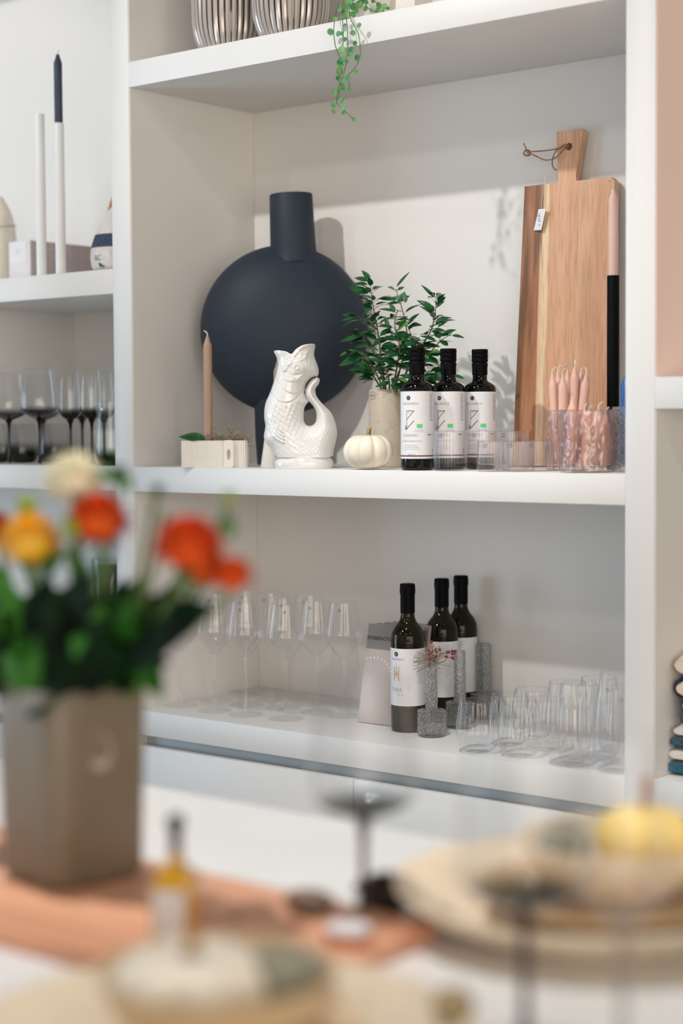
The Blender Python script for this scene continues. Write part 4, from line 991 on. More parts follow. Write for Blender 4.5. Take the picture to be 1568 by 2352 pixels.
feet = [(415, 1621, 'clear wine glass at far left, its bowl hidden by the flower leaves'), (492, 1633, 'clear wine glass second from the left in the front row'), (564, 1642, 'clear wine glass third from the left in the front row'),
        (657, 1651, 'clear wine glass foremost of the group, fourth from the left'), (650, 1627, 'clear wine glass right behind the foremost one'), (727, 1637, 'clear wine glass with its foot just right of the foremost one'),
        (622, 1608, 'clear wine glass in the back row at the compartment corner'), (565, 1619, 'clear wine glass behind the third front one'), (497, 1609, 'clear wine glass behind the second front one near the side wall'),
        (565, 1597, 'clear wine glass deepest in the left corner'), (712, 1616, 'clear wine glass in the back row left of the catalogues'), (790, 1645, 'clear wine glass rightmost, beside the standing catalogues')]
wg = None
for px, py, lab in feet:
    p = Z(px, py, LC); loc = (float(p[0]), min(.35, float(p[1])), LC); lo_ = max(loc[0], .042)
    if wg is None: wg = wine_glass((lo_, loc[1], LC), lab)
    else:
        c = copy_tree(wg); c.location = (lo_, loc[1], LC); c['label'] = lab; c.rotation_euler.z = random.uniform(-.3, .3)

# catalogues
CATP = mat('catalogue_cover', (.50, .40, .36), .35, .08, 12); CATB = mat('catalogue_band', (.20, .17, .15), .35, .05, 20)
p0 = Y(852, 1659, .165)
for k in range(4):
    y0 = .165+k*.020; sx = k*.006
    t = thing('catalogue', ['front catalogue of the leaning set with black capital lettering on its brown band', 'second catalogue of the leaning set, its top left corner showing', 'third catalogue of the leaning set, only its top edge showing', 'rearmost catalogue of the leaning set'][k], 'catalogue', (float(p0[0])+.025+sx, y0, LC+.001), rot=(-.20, 0, 0), group='leaning catalogues')
    Hc = .205; wc = .115
    obj('cover', MB().box(-wc/2, wc/2, -.004, .004, 0, Hc, .0005), CATP, t)
    obj('title_band', MB().box(-wc/2+.0002, wc/2-.0002, -.0046, -.0041, Hc-.052, Hc-.0005), CATB, t, smooth=False)
    if k == 0:
        obj('lettering', text_mb('STOREFACTORY', .0100, -.019, Hc-.030, y=-.0050, bold=.0002), INK, t, recalc=False)
        fl_ = MB()
        for q in range(9):
            a_ = -.5+q*.22; g0 = stroke((-.030, .100), (-.030+.045*math.sin(a_), .100+.035*math.cos(a_)), .0006, y=-.0048); fl_.add(g0.v, g0.f); d_ = disc(-.030+.045*math.sin(a_), .100+.035*math.cos(a_), .0028, y=-.0048, n=8); fl_.add(d_.v, d_.f)
        obj('flower_print', fl_, mat('print_pale', (.72, .62, .56), .5), t, recalc=False)

# wine bottles
def wine_bottle(loc, lab, turn):
    t = thing('wine_bottle', lab, 'bottle', loc, rotz=turn, group='wine bottles on the base cabinet'); R_ = .0345
    pr = [(0, .002), (.030, .001), (.0335, .003), (R_, .007), (R_, .180)]+[(a.x, a.y) for a in cat([(R_, .182, 0), (.033, .196, 0), (.027, .209, 0), (.0185, .220, 0), (.0142, .232, 0), (.0138, .25, 0)], 4)]+[(.0138, .285), (0, .285)]
    obj('glass_body', MB().lathe(pr, 56), WINEG, t, angle=50)
    obj('capsule', MB().lathe([(.0143, .238), (.0147, .2385), (.0147, .276), (.0156, .277), (.0158, .286), (.0152, .295), (.0135, .297), (0, .297)], 40), BCAP, t)
    lb = obj('paper_label', wrap(quad(-.100, .100, .054, .169, nx=60), R_+.0003), PAPER, t, recalc=False); RR = R_+.0006
    bd, bk = badge(RR, -.018, .158, .0048); obj('badge', bd, INK, lb, recalc=False); obj('badge_letter', bk, PAPER, lb, recalc=False)
    obj('lettering', wrap(join(text_mb('DELIGREECE', .0058, -.016, .1475), text_mb('THEA', .011, -.018, .086), text_mb('KRETA', .0048, -.0105, .0765), *[text_mb(s_, .0028, .033, .160-i*.0042) for i, s_ in enumerate(['Griechischer', 'Qualitätswein', 'trocken'])], *[text_mb(s_, .0028, .034, .125-i*.0045) for i, s_ in enumerate(['Abgefüllt von', 'Weingut Kreta', 'Griechenland', '13,5 % vol', '750 ml', 'enthält Sulfite', 'Bio'])]), RR), INKG, lb, recalc=False)
    em = join(stroke((-.024, .105), (-.024, .133), .0012), stroke((-.012, .105), (-.012, .133), .0012), stroke((-.025, .130), (-.011, .130), .0008), stroke((-.018, .140), (-.018, .135), .0006), stroke((-.025, .104), (-.018, .122), .0012), stroke((-.011, .104), (-.018, .122), .0012), stroke((-.024, .119), (-.012, .119), .0007), ring(-.018, .120, .005, .0008), stroke((-.018, .103), (-.018, .135), .0007))
    obj('emblem', wrap(em, RR), INKO, lb, recalc=False)
    tr_ = join(*[stroke((.008, .085), (.008+.014*math.sin(a_), .100+.022*math.cos(a_)), .0003) for a_ in (-1.1, -.7, -.3, .1, .5, .9, 1.3)], *[stroke((.008+.008*math.sin(a_), .095+.013*math.cos(a_)), (.008+.020*math.sin(a_+.3), .098+.026*math.cos(a_+.3)), .0002) for a_ in (-1, -.5, 0, .5, 1)]); obj('tree_print', wrap(tr_, RR), mat('ink_pale', (.62, .61, .63), .6), lb, recalc=False)
    return t
w1 = wine_bottle((.6, .17, LC), 'foremost wine bottle beside the catalogues, its front label turned left', FACE-.25)
p = Z(937, 1677, LC); w1.location = (float(p[0]), float(p[1]), LC)
for px, py, lab, tr in ((1015, 1655, 'middle wine bottle, directly behind the berry sprig', FACE-.75), (1074, 1639, 'rearmost wine bottle, its label turned mostly away', FACE-1.1)):
    c = copy_tree(w1); q = Z(px, py, LC); c.location = (float(q[0]), min(.36, float(q[1])), LC); c['label'] = lab; c.rotation_euler.z = tr

# pebbled candlesticks
def stick(loc, lab):
    t = thing('glass_candlestick', lab, 'candlestick', loc, group='pebbled glass candlesticks')
    obj('base', pebble(MB().lathe([(0, 0), (.027, 0)]+wallprof(.0285, .002, .050, 26)+[(.0270, .0525), (0, .0525)], 96), .0285, .0012, 330, 480), GLP, t, angle=80)
    obj('tube', pebble(MB().lathe([(0, .0527), (.0118, .0527)]+wallprof(.0122, .054, .155, 50)+[(.0115, .156), (.0102, .156), (.0100, .060), (0, .060)], 48), .0122, .0010, 420, 400, .0535), GLP, t, angle=80)
    return t
cs = None
for px, py, lab in ((991, 1690, 'front pebbled glass candlestick with the red berry sprig'), (1056, 1670, 'pebbled glass candlestick right behind the berry one'), (1113, 1646, 'third pebbled glass candlestick, before the rear wine bottle label'), (1177, 1633, 'rearmost pebbled glass candlestick against the back panel')):
    p = Z(px, py, LC); loc = (float(p[0]), min(.365, float(p[1])), LC)
    if cs is None: cs = stick(loc, lab); csl = loc
    else: c = copy_tree(cs); c.location = loc; c['label'] = lab
bs = thing('berry_sprig', 'sprig of red berries and pale curly twigs in the front glass candlestick', 'sprig', (csl[0], csl[1], LC+.062))
bt = MB(); bb = MB(); rr = random.Random(5); bo_ = Vector((csl[0], csl[1], LC+.062))
bt.tube([(0, 0, 0), (.002, 0, .05), (0, 0, .095)], .0012, 5)
def B8(x, y, d=0): return Vector(Y(x/2.096+820, y/2.096+1300, csl[1]+d))-bo_
for x, y in [(357,366),(341,407),(360,410),(378,403),(381,411),(397,402),(357,418),(345,427),(368,433),(379,433),(369,441),(348,450),(352,465),(347,480),(433,415),(429,437),(457,410),(472,410),(459,423),(458,441),(461,445),(441,414)]:
    p = B8(x, y, rr.uniform(-.015, .015)); bb.ball(p, .0031, n=10, m=7); bt.tube(cat([(0, 0, .07), (p+Vector((0, 0, .095)))*.5, p], 3), .0004, 4, caps=False)
for k in range(70):
    a_ = rr.uniform(0, 6.28); e = rr.uniform(-.1, 1.2); d = Vector((math.cos(a_)*math.cos(e), math.sin(a_)*math.cos(e), math.sin(e)))
    p = Vector((0, 0, .082)); pts = [p.copy()]
    for s_ in range(6): d = (d+Vector((rr.uniform(-1, 1), rr.uniform(-1, 1), rr.uniform(-.7, .8)))*.55).normalized(); p = p+d*.0068; pts.append(p.copy())
    bt.tube(cat(pts, 2), .0005, 4, caps=False)
obj('twigs', bt, TWIG, bs); obj('berries', bb, BERRY, bs)

# ribbed stemless glasses, low and tall
def soft_glass(h, r1, r2, loc, lab, name='stemless_glass', grp='low ribbed stemless glasses'):
    t = thing(name, lab, 'glass', loc, group=grp)
    pr = [(a.x, a.y) for a in cat([(.001, .0015, 0), (r2*.55, .001, 0), (r2*.80, .008, 0), (r2*.98, h*.24 if h < .12 else .028, 0), (r2, h*.40 if h < .12 else .045, 0), (r2*.95, h*.65, 0), (r1, h, 0)], 5)]
    obj('glass_wall', MB().lathe(pr, 144, ribs=24, amp=.022, z0=.01, z1=h+.004), GLS, t, recalc=False, angle=70)
    obj('base', MB().lathe([(0, .001), (r2*.58, .001), (r2*.74, .006), (r2*.55, .010), (0, .009)], 40), GLF, t)
    obj('rim', MB().tube([(r1*math.cos(a_), r1*math.sin(a_), h) for a_ in [2*PI*k/56 for k in range(57)]], .0008, 6, caps=False), GLRIM, t)
    s_ = wrap(join(ring(0, 0, .0042, .0006), text_mb('B', .0065)), r1+.0016); s_.xf(Matrix.Rotation(YAW+.2, 4, 'Z')@Matrix.Translation((0, 0, h-.018))); obj('sticker', s_, INKG, t, recalc=False)
    return t
low = None
for x, y, lab in ((1097, 1609, 'low ribbed stemless glass foremost left, beside the berry candlestick'), (1170, 1595, 'low ribbed stemless glass behind the two front ones'), (1194, 1617, 'low ribbed stemless glass second in the front row'), (1223, 1582, 'low ribbed stemless glass deepest of the low ones'), (1252, 1605, 'low ribbed stemless glass third in the front row, before a tall one')):
    p = Z(x, y, LC+.097); loc = (float(p[0]), max(.050, float(p[1])), LC)
    if low is None: low = soft_glass(.097, .0338, .0408, loc, lab)
    else: c = copy_tree(low); c.location = loc; c['label'] = lab; c.rotation_euler.z = random.uniform(-.5, .5)
tall = None
for x, y, lab in ((1326, 1570, 'tall ribbed stemless glass foremost left of the tall ones'), (1376, 1556, 'tall ribbed stemless glass in the second row near the right upright'), (1418, 1543, 'tall ribbed stemless glass in the rear row touching the right upright'), (1428, 1584, 'tall ribbed stemless glass in front, cut by the right upright'), (1282, 1571, 'tall ribbed stemless glass in the back left of the tall ones')):
    p = Z(x, y, LC+.150); loc = (min(1.155, float(p[0])), min(.34, max(.050, float(p[1]))), LC)
    if tall is None: tall = soft_glass(.150, .0325, .0400, loc, lab, grp='tall ribbed stemless glasses')
    else: c = copy_tree(tall); c.location = loc; c['label'] = lab; c.rotation_euler.z = random.uniform(-.5, .5)

# ------------------------------------------------------------------ RIGHT BAY towels
RZ = .597
def folded(name, label, x0, z0, h, m, edge=None, y0=.05, x1=1.62, stripes=None, roll=False):
    t = thing(name, label, 'towel', (x0, y0, z0), group='folded towels in the right bay')
    def layer(mb, x_, zc, r, ya, yb, n=10):
        # folded slab: rounded left edge, running right
        prof = [(x1-x0, zc-r), (x_+r, zc-r)]+[(x_+r-r*1.15*math.sin(PI*k/n), zc-r*math.cos(PI*k/n)) for k in range(1, n)]+[(x_+r, zc+r), (x1-x0, zc+r)]
        k_ = 14; vs = []; fs = []; P_ = len(prof)
        for i in range(k_+1):
            yy = ya+(yb-ya)*i/k_; e = min(i, k_-i); sh_ = .0 if e > 1 else (.35 if e == 0 else .1)
            wob = .002*math.sin(yy*60+x_*100)
            for (u, v) in prof: vs.append((u+wob+r*sh_, yy, zc+(v-zc)*(1-sh_)))
        for i in range(k_):
            for j in range(P_): q = (j+1) % P_; fs.append((i*P_+j, i*P_+q, (i+1)*P_+q, (i+1)*P_+j))
        fs.append(tuple(range(P_))); fs.append(tuple(k_*P_+j for j in range(P_-1, -1, -1)))
        mb.add(vs, fs)
    if edge is None:
        mb = MB(); layer(mb, 0, h/2, h/2, 0, .28); obj('cloth', mb, m, t, angle=70)
    else:
        mb = MB(); layer(mb, 0, h*.27, h*.27, 0, .28); obj('cloth', mb, m, t, angle=70)
        me_ = MB(); layer(me_, .006, h*.77, h*.23, 0, .28); obj('upper_fold', me_, edge, t, angle=70)
    if stripes:
        s_ = MB()
        for q in range(14):
            yy = .01+q*.02; zz = [h*.5-h*.52*math.cos(PI*k/10) for k in range(1, 10)]; xx = [h/2-h*.62*math.sin(PI*k/10) for k in range(1, 10)]
            s_.tube([(a_, yy, b2) for a_, b2 in zip(xx, zz)], .0022, 5)
        obj('stripes', s_, stripes, t)
    return t
def RX(px, py, y=.05): return float(Y(px, py, y)[0])
z_ = RZ+.001
for nm, lab, px, h, m, e, st_ in (('folded_towel', 'teal and white folded towel at the bottom of the stack', 1520, .046, TEAL, TOWW, None), ('folded_towel', 'dark blue folded towel with white upper fold, second from the bottom', 1531, .040, TEAL2, TOWW, None),
      ('folded_towel', 'slate blue folded towel in the middle of the stack', 1553, .024, TEAL2, None, None), ('folded_towel', 'off-white folded towel with navy stitched edge, set back in the stack', 1560, .022, TOWW, None, NAVYT), ('folded_towel', 'cream folded towel with navy blue stripes just under the top one', 1543, .034, TOWC, None, NAVYT), ('rolled_towel', 'plain cream rolled towel on top of the stack', 1538, .046, TOWC, None, None)):
    folded(nm, lab, RX(px+4, 1750), z_, h, m, e, stripes=st_); z_ += h+.0005
bk_ = thing('wooden_crate', 'greyish brown ribbed crate under the right bay shelf', 'crate', (1.30, .05, .4005))
obj('slats', join(*[MB().box(i*.02, i*.02+.016, 0, .008, 0, .10, .001) for i in range(28)]), mat('weathered_wood', (.28, .22, .17), .7, .2, 40), bk_)
obj('tray', MB().box(0, .55, .009, .3, 0, .09, .001), mat('crate_inside', (.22, .17, .13), .7), bk_)

# ------------------------------------------------------------------ TABLE
tb = thing('display_table', 'white display table in the blurred foreground', 'table', (1.4, -1.65, 0))
obj('table_top', MB().box(-1.7, 1.9, -.60, .59, T-.04, T, .003), TABLE, tb, angle=30)
for sx in (-1.6, 1.8):
    for sy in (-.55, .5): obj('leg', MB().box(sx-.03, sx+.03, sy-.03, sy+.03, 0, T-.0405), TABLE, tb, smooth=False)
# wood board under the vase
RW = woodmat('terracotta_wood', [(0, (.72, .33, .19)), (.5, (.86, .44, .27)), (1, (.78, .38, .23))], axis='y', span=.3, dark=.5, gscale=10)
ba = Z(765, 2066, T+.018); bb_ = Z(0, 2130, T+.018); 
xr = float(Z(868, 2172, T+.018)[0])
rbd = thing('serving_plank', 'long reddish brown wooden plank under the flower vase and small oil bottle', 'serving board', (xr-.45, (float(ba[1])+float(bb_[1]))/2, T))
wd = abs(float(ba[1])-float(bb_[1]))/2
obj('plank', MB().box(-.45, .45, -wd, wd, .0005, .018, .003), RW, rbd)
obj('knot', MB().lathe([(0, .0184), (.006, .0184), (.007, .018)], 16).xf(Matrix.Translation((float(Z(537, 2108, T+.018)[0])-rbd.location.x, float(Z(537, 2108, T+.018)[1])-rbd.location.y, 0))), mat('knot', (.16, .04, .02), .5), rbd)
BT = T+.0182
# flower vase
vc = Z(168, 2008, BT)
vv = thing('square_vase', 'tall taupe grey square stoneware vase holding dahlias', 'vase', (float(vc[0]), float(vc[1]), BT), rotz=-.14)
def sqr(e=.55, half=1.0):
    def f(x, y):
        r = math.hypot(x, y)
        if r < 1e-9: return x, y
        c, s_ = x/r, y/r; p = 7; k = (abs(c)**p+abs(s_)**p)**(-1/p); return x*k, y*k
    return f
hv_ = .190
obj('vase_body', MB().lathe([(0, 0), (.046, 0), (.0515, .004), (.0535, .012), (.0545, .06), (.0555, .12), (.0570, hv_-.004), (.0560, hv_), (.0535, hv_), (.0525, hv_-.01), (.050, .02), (0, .02)], 96, sq=sqr()), PORC, vv, angle=45)
obj('imprint', MB().lathe([(0, -.0006), (.011, -.0004), (.013, .0006)], 24).xf(Matrix.Translation((.0560, -.005, .130))@Matrix.Rotation(PI/2, 4, 'Y')@Matrix.Scale(1.4, 4, (1, 0, 0))), mat('pale_glaze', (.50, .44, .36), .4), vv)
vp = Vector(vv.location)
def F(px, py, dy=0):
    return Vector(Y(px, py, vp.y+dy))
def dahlia(name, label, px, py, rpx, m1, m2, dy=0, seed=0, np_=110, tiltx=-.6, flat=.8):
    c = F(px, py, dy); s_ = PM(c); R_ = rpx/s_*1.17
    t = thing(name, label, 'flower', (vp.x+(px-165)*.00004, vp.y+dy*.4, vp.z+.022), group='cut dahlias in the square vase')
    o = Vector(t.location); rel = c-o
    rnd = random.Random(seed); pm = MB(); pm2 = MB()
    for i in range(np_):
        f = (i+.5)/np_; th = i*2.39996; ph = math.acos(1-1.55*f)        # from crown to back
        d = Vector((math.sin(ph)*math.cos(th), math.sin(ph)*math.sin(th), math.cos(ph)))
        d = Matrix.Rotation(tiltx, 3, Vector((math.cos(YAW), math.sin(YAW), 0)))@d
        L_ = R_*(.55+.45*f**.4); up = Vector((rnd.uniform(-.1, .1), rnd.uniform(-.1, .1), 1))
        leaf_mesh(pm if i % 3 else pm2, rel+d*L_*.35, d, L_*.66, R_*.30, up=Vector((0, 0, 1)) if abs(d.z) < .9 else Vector((1, 0, 0)), curl=-.12, fold=.5, n=4, tip=.3)
    pm.ball(rel, R_*.62, n=14, m=8)
    obj('petals', pm, m1, t, recalc=False); obj('inner_petals', pm2, m2, t, recalc=False)
    k = rel-Vector((0, 0, R_*.5)); q = [Vector((0, 0, 0)), Vector((k.x*.12, k.y*.12, .15)), Vector((k.x*.75, k.y*.75, (.15+k.z)*.5+.02)), k]
    obj('stem', MB().tube(cat(q, 8), .0030, 7), STEMG, t)
    lf_ = MB(); 
    for q_ in range(3): a_ = rnd.uniform(0, 6.28); leaf_mesh(lf_, k, Vector((math.cos(a_), math.sin(a_), -.2)), R_*.6, R_*.3)
    obj('sepals', lf_, DLEAF, t, recalc=False)
    return t
OR1 = mat('orange_petal', (.68, .055, .006), .6, .3, 90, col2=(.74, .13, .01), spec=.2); OR2 = mat('scarlet_petal', (.48, .014, .008), .6, .3, 90, spec=.2)
YE1 = mat('yellow_petal', (.86, .50, .03), .5, .3, 60, col2=(.80, .36, .02)); YE2 = mat('lemon_petal', (.80, .58, .10), .5)
CR1 = mat('cream_petal', (.88, .84, .62), .5, .1, 60); CR2 = mat('white_petal', (.92, .90, .78), .5)
dahlia('dahlia', 'cream white dahlia, topmost flower of the bouquet', 172, 1098, 72, CR1, CR2, dy=.02, seed=1)
dahlia('dahlia', 'orange red dahlia just below the cream one', 228, 1192, 74, OR1, OR2, dy=.0, seed=2)
dahlia('dahlia', 'golden yellow dahlia at the left of the bouquet', 72, 1240, 76, YE1, YE2, dy=-.01, seed=3, flat=1)
dahlia('dahlia', 'large scarlet orange dahlia right of centre in the bouquet', 432, 1248, 84, OR1, OR2, dy=-.02, seed=4, tiltx=-.3)
dahlia('dahlia', 'smaller orange dahlia lowest at the right edge of the bouquet', 532, 1318, 52, OR1, OR2, dy=-.01, seed=5, tiltx=-.2)
dahlia('dahlia', 'orange dahlia partly hidden between the two right hand blooms', 468, 1302, 56, OR1, YE1, dy=.01, seed=6)
dahlia('dahlia', 'scarlet dahlia cut by the left frame edge', -8, 1208, 42, OR2, OR1, dy=.01, seed=7)
LIME = mat('lime_bud', (.42, .58, .07), .5, .2, 40); GRN = mat('bud_green', (.04, .14, .03), .5, .2, 40)
def bud(label, px, py, rpx, m1, dy=0, seed=0):
    c = F(px, py, dy); s_ = PM(c); R_ = rpx/s_; t = thing('dahlia_bud', label, 'flower bud', (vp.x, vp.y+dy*.4, vp.z+.022), group='dahlia buds'); rel = c-Vector(t.location)
    m = MB().ball(rel, R_*.62, (1, 1, .9), 14, 9); 
    for i in range(14): th = i*2.4; d = Vector((math.cos(th), math.sin(th), .3+i*.08)).normalized(); leaf_mesh(m, rel+d*R_*.3, d, R_*.75, R_*.5, curl=-.3)
    obj('bud', m, m1, t, recalc=False); k = rel-Vector((0, 0, R_*.4)); obj('stem', MB().tube(cat([Vector((0, 0, 0)), Vector((k.x*.12, k.y*.12, .15)), Vector((k.x*.7, k.y*.7, (.15+k.z)*.5)), k], 8), .0022, 7), STEMG, t)
    m2 = MB(); 
    for q in range(5): a_ = q*1.25+seed; leaf_mesh(m2, k, Vector((math.cos(a_), math.sin(a_), .1)), R_*.9, R_*.45)
    obj('sepals', m2, GRN, t, recalc=False)
bud('lime green bud above the yellow dahlia at left', 62, 1172, 38, LIME, .01, 1); bud('yellow green bud between the yellow and orange dahlias', 165, 1215, 38, LIME, -.02, 2)
bud('small yellow green bud on a dark calyx at top right of the bouquet', 525, 1148, 22, LIME, 0, 3); bud('small dark green bud left of the yellow green topped one', 362, 1130, 22, GRN, 0, 4)
bud('green bud and leaves just right of the cream dahlia', 275, 1092, 28, GRN, .02, 5)
# foliage of the bouquet
fo_ = thing('bouquet_foliage', 'dense dark green dahlia leaves filling the square vase', 'foliage', (vp.x, vp.y, vp.z+.022)); fo_['kind'] = 'stuff'
m1 = MB(); m2 = MB(); rr = random.Random(21); o = Vector(fo_.location)
def FL(px, py, dy): return F(px, py, dy)-o
for (x0, y0, x1, y1, wd, dy, m) in [(330,1480,470,1390,.55,-.01,m2),(300,1510,420,1440,.6,-.03,m2),(310,1450,440,1400,.5,.02,m2),(250,1500,270,1370,.5,0,m1),(270,1480,300,1380,.5,-.02,m1),(240,1520,200,1380,.5,-.02,m2),(180,1560,110,1380,.45,-.03,m2),(150,1560,30,1420,.5,-.02,m1),(100,1600,10,1500,.6,-.04,m1),(60,1560,-10,1350,.5,0,m2),(200,1600,230,1450,.5,-.04,m2),(120,1610,150,1470,.5,-.05,m2),(60,1620,80,1500,.6,-.05,m1),(20,1600,-20,1560,.8,-.05,m2),(260,1580,260,1480,.6,-.03,m2),(160,1500,150,1350,.5,0,m1),(120,1420,100,1320,.5,.01,m1),(210,1440,170,1290,.4,.01,m2),(300,1460,400,1330,.2,.02,m2),(330,1520,368,1600,.55,-.03,m1),(310,1530,345,1570,.5,-.03,m1),(280,1110,225,1075,.5,.02,m1),(275,1090,300,1125,.5,.02,m1),(525,1180,525,1240,.4,0,m1),(530,1230,540,1200,.4,0,m1),(60,1630,140,1590,.5,-.055,m2),(200,1330,150,1260,.5,0,m1),(90,1330,140,1270,.5,0,m1),(220,1420,220,1500,.5,-.04,m2),(-10,1300,20,1420,.4,0,m1)]:
    a, b = FL(x0, y0, dy), FL(x1, y1, dy-.01); leaf_mesh(m, a, b-a, (b-a).length*1.05, (b-a).length*wd*1.1, up=Vector((.45, -.6, .5)), curl=.08, fold=.15)
for k in range(150):
    x0 = rr.uniform(10, 300); y0 = rr.uniform(1440, 1600); a_ = rr.uniform(-1.2, 1.2); L_ = rr.uniform(70, 150)
    a, b = FL(x0, y0, rr.uniform(-.045, .05)), FL(x0+L_*math.sin(a_), y0-L_*math.cos(a_), rr.uniform(-.05, .05)); leaf_mesh(m2 if rr.random() < .6 else m1, a, b-a, (b-a).length, (b-a).length*.5, up=Vector((.45, -.6, .5)), curl=.15, fold=.2)
sg = MB()
for (x0, y0, x1, y1) in [(300,1600,380,1180),(290,1600,355,1150),(180,1600,185,1250),(310,1600,430,1330),(120,1600,60,1300),(220,1600,240,1260),(320,1590,520,1180),(200,1600,170,1130)]:
    sg.tube([FL(x0, y0, 0), FL((x0*1.2+x1*.8)/2, (y0+y1)/2, 0), FL(x1, y1, 0)], .0028, 6)
obj('leaves', m1, DLEAF, fo_, recalc=False); obj('dark_leaves', m2, DLEAF2, fo_, recalc=False); obj('stalks', sg, STEMG, fo_)

# yellow gourd behind the vase
yg = Z(190, 1880, T); pumpkin('yellow_gourd', 'yellow gourd peeking out behind the square vase', (float(yg[0]), float(yg[1]), T), .066, .075, YELLOW, rot=.3, cat_='gourd')

# small oil bottle
oc = Z(372, 2160, BT); so = PM(oc)
ol = thing('small_oil_bottle', 'small amber oil bottle with black cap and blank white label on the plank', 'bottle', (float(oc[0]), float(oc[1])+.018, BT), rotz=FACE-.15)
k_ = 1/so
obj('glass_body', MB().lathe([(0, 0), (48*k_, 0), (52*k_, .003), (52*k_, 118*k_), (48*k_, 138*k_), (30*k_, 156*k_), (16*k_, 172*k_), (13*k_, 205*k_), (0, 205*k_)], 64, sq=lambda x, y: sqr()(x, y)), GOLDOIL, ol, angle=50)
obj('cap', MB().lathe([(13*k_, 196*k_), (14.5*k_, 197*k_), (13*k_, 235*k_), (20*k_, 262*k_), (19*k_, 276*k_), (12*k_, 282*k_), (0, 282*k_)], 32), BCAP, ol)
obj('paper_label', MB().box(-42*k_, 34*k_, -54.5*k_, -53*k_, 12*k_, 118*k_), PAPER, ol, smooth=False)

# pebble, votive dish, cone
pe = Z(712, 2092, BT); t = thing('wood_slice_nut', 'brown rounded shell lying on the far right end of the plank', 'shell', (float(pe[0]), float(pe[1]), BT))
obj('shell', MB().ball((0, 0, .0095), .026, (1, .75, .36), 28, 16), BROWNS, t)
ct = Z(884, 2108, T); t = thing('pine_cone', 'dark brown pine cone beside the large plate and wine glass foot', 'pine cone', (float(ct[0]), float(ct[1]), T+.001), rotz=.6); pcn = MB()
for i in range(90):
    f = i/90; th = i*2.39996; r = .020*math.sin(PI*(.12+.80*f))**.8; ax = -.028+.056*f
    d = Vector((.45, math.cos(th), math.sin(th))).normalized(); b = Vector((ax, .55*r*math.cos(th), .0215+.55*r*math.sin(th))); leaf_mesh(pcn, b, d, r*.55+.002, .013, curl=-.1, fold=.1, n=3)
pcn.ball((0, 0, .0215), .013, (1.9, 1, 1)); obj('scales', pcn, mat('cone_brown', (.10, .065, .05), .7, .3, 100), t, recalc=False)
vd = Z(803, 2166, T+.001); t = thing('tealight', 'small white tealight in a copper cup at the plank end', 'tealight', (float(vd[0])+.012, float(vd[1])-.002, BT)); 
t.location = (float(Z(800, 2160, BT)[0]), float(Z(800, 2160, BT)[1]), BT)
obj('cup', MB().lathe([(0, 0), (.020, 0), (.0215, .010), (.0205, .010), (.0195, .002), (0, .002)], 32), mat('copper', (.55, .22, .12), .35, metal=.6), t)
obj('wax', MB().lathe([(0, .0125), (.018, .0125), (.0195, .011), (.0193, .003)], 32), WHITEM, t); obj('wick', MB().tube([(0, 0, .012), (.001, 0, .018)], .0006, 5), WICK, t)

# foreground smoked wine glass pair and a clear one
def big_glass(loc, lab, m=None, stem=GLST, h=.235, k=1.0):
    t = thing('large_wine_glass', lab, 'wine glass', loc)
    pr = [(.005, .100), (.012, .103), (.030, .1085), (.044, .117), (.0485, .130), (.0475, .155), (.043, .195), (.037, h)]
    pr = [(a.x, a.y) for a in cat([(r*k, z, 0) for r, z in pr], 5)]
    obj('bowl', MB().lathe(pr, 56), m or GLFG, t, recalc=False)
    obj('rim', MB().tube([(pr[-1][0]*math.cos(a_), pr[-1][0]*math.sin(a_), h) for a_ in [2*PI*q/48 for q in range(49)]], .0008, 6, caps=False), GLRIM, t)
    obj('stem', MB().lathe([(.008, .003), (.0048, .012), (.0038, .03), (.0038, .075), (.0052, .094), (.009, .1015), (0, .102)], 20), stem, t)
    obj('foot', MB().lathe([(0, .0005), (.038, .0005), (.0385, .0012), (.030, .002), (.012, .004), (.007, .009), (0, .011)], 48), GLF, t)
    return t
GLFG = glass('smoke_fade_glass', (.955, .96, .965), .62, grad=(.106, .124), gcol=(.07, .08, .07), boost=1.6)
GLSF = glass('clear_stem_glass', (.80, .78, .78), .5, boost=1.3, solid=.4)
g1 = Z(836, 2133, T); big_glass((float(g1[0]), float(g1[1]), T), 'large smoke based wine glass in the centre foreground left of the plates', stem=glass('smoke_stem_soft', (.42, .38, .38), .45, boost=1.3, solid=.5))
g2 = Z(1205, 2398, T); big_glass((float(g2[0]), float(g2[1]), T), 'large smoke based wine glass nearest the camera, in front of the plates', stem=glass('smoke_stem_soft', (.30, .27, .27), .5, boost=1.3, solid=.4))
g3 = Z(1347, 2405, T); 
t3 = big_glass((float(g3[0]), float(g3[1])-.0, T), 'large clear wine glass right of the nearest smoke based one', m=GLS, stem=GLSF, k=.62)
t3.location.x += .03; t3.location.y += .0

# plates, bowls
def plate(name, label, cat_, px, py, zbase, R_, rise, m, thick=.006, foot=.55, grp=None):
    p = Z(px, py, zbase+rise); t = thing(name, label, cat_, (float(p[0]), float(p[1]), zbase), group=grp)
    pr = [(0, .003), (R_*foot*.9, .003), (R_*foot*.93, 0), (R_*foot, 0), (R_*foot*1.03, .004), (R_*.85, rise*.45), (R_*.97, rise*.88-.002), (R_, rise-.003), (R_*.995, rise), (R_*.97, rise-.0005), (R_*.84, rise*.55+thick*.5), (R_*foot, thick+.003), (0, thick+.003)]
    obj('dish', MB().lathe(pr, 96), m, t, angle=50); return t, p
pA, pp = plate('charger_plate', 'large beige stoneware plate with raised rim at right of the table', 'plate', 1340, 2022, T, .174, .042, BEIGEW, .006, .50)
pB, _ = plate('dinner_plate', 'ochre stoneware plate stacked on the large right hand plate', 'plate', 1375, 2040, T+.0095, .118, .030, BEIGE)
pB.location.z = T+.0110
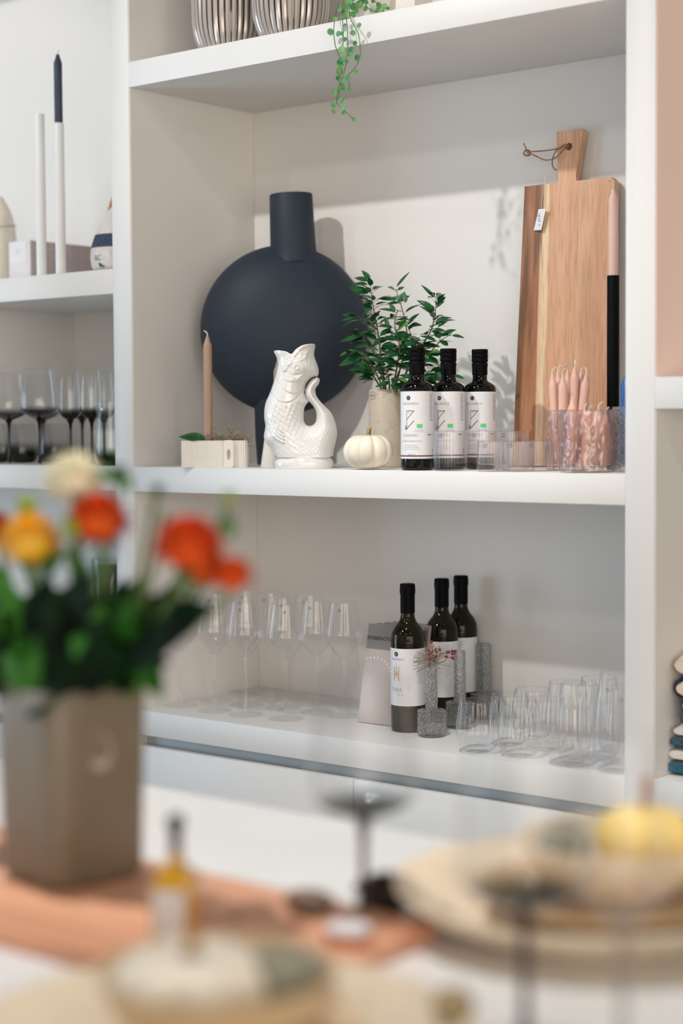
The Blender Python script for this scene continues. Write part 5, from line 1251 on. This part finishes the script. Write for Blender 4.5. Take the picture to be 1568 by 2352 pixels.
pC, _ = plate('serving_bowl', 'beige stoneware bowl holding the yellow gourd at right', 'bowl', 1350, 1925, T+.022, .088, .058, BEIGEW, .005, .45)
pB.location.x, pB.location.y = pA.location.x+.02, pA.location.y+.01
pC.location.x, pC.location.y = pA.location.x+.012, pA.location.y+.035; pC.location.z = T+.0205
def SP(px, py, zz): q = Z(px, py, zz); return (float(q[0]), float(q[1]))
sy = pC.location
pumpkin('yellow_gourd', 'pale yellow gourd with a long brown stem in the right bowl', (sy.x+.020, sy.y+.020, sy.z+.024), .046, .062, YELLOW, rot=.5, stem=.024, tilt=-.1, smt=mat('brown_stem', (.36, .17, .08), .7), cat_='gourd', nl=10, lobe=.11)
t = thing('seed_ball', 'grey green textured ball beside the yellow gourd in the right bowl', 'decorative ball', (sy.x-.045, sy.y-.012, sy.z+.016)); obj('ball', MB().ball((0, 0, .026), .026, n=32, m=20), SAGE, t)
pD, _ = plate('charger_plate', 'large beige stoneware plate at the bottom left of the frame', 'plate', 560, 2345, T, .190, .028, BEIGEW, .006, .62)
pE, _ = plate('serving_bowl', 'beige stoneware bowl holding the white pumpkin, bottom left', 'bowl', 497, 2226, T+.0095, .086, .060, BEIGE, .005, .45)
pE.location.z = T+.0100
pp_ = Z(502, 2222, pE.location.z+.060); pE.location.x, pE.location.y = float(pp_[0]), float(pp_[1])
pD.location.x, pD.location.y = pE.location.x+.012, pE.location.y-.018
e_ = pE.location
pumpkin('mini_pumpkin', 'white pumpkin lying in the bottom left bowl, blurred in the foreground', (e_.x-.016, e_.y-.012, e_.z+.016), .061, .060, PUMP, rot=.2, stem=.008, nl=8)
t = thing('seed_ball', 'grey green textured ball beside the white pumpkin in the bottom left bowl', 'decorative ball', (e_.x+.036, e_.y+.030, e_.z+.018)); obj('ball', MB().ball((0, 0, .028), .029, n=32, m=20), SAGE, t)
for px, py, r, lab, m in ((1040, 2335, .016, 'small olive beige nut on the right rim of the bottom left plate', mat('olive_nut', (.38, .29, .15), .6, .1, 40)), (775, 2335, .020, 'round cream nut beside the bottom left bowl', BEIGEW)):
    q = Z(px, py, T+.025); t = thing('nut', lab, 'nut', (float(q[0]), float(q[1]), T+.0105 if r > .017 else T+.020)); obj('shell', MB().ball((0, 0, r*.85), r, (1, 1, .85), 24, 14), m, t)
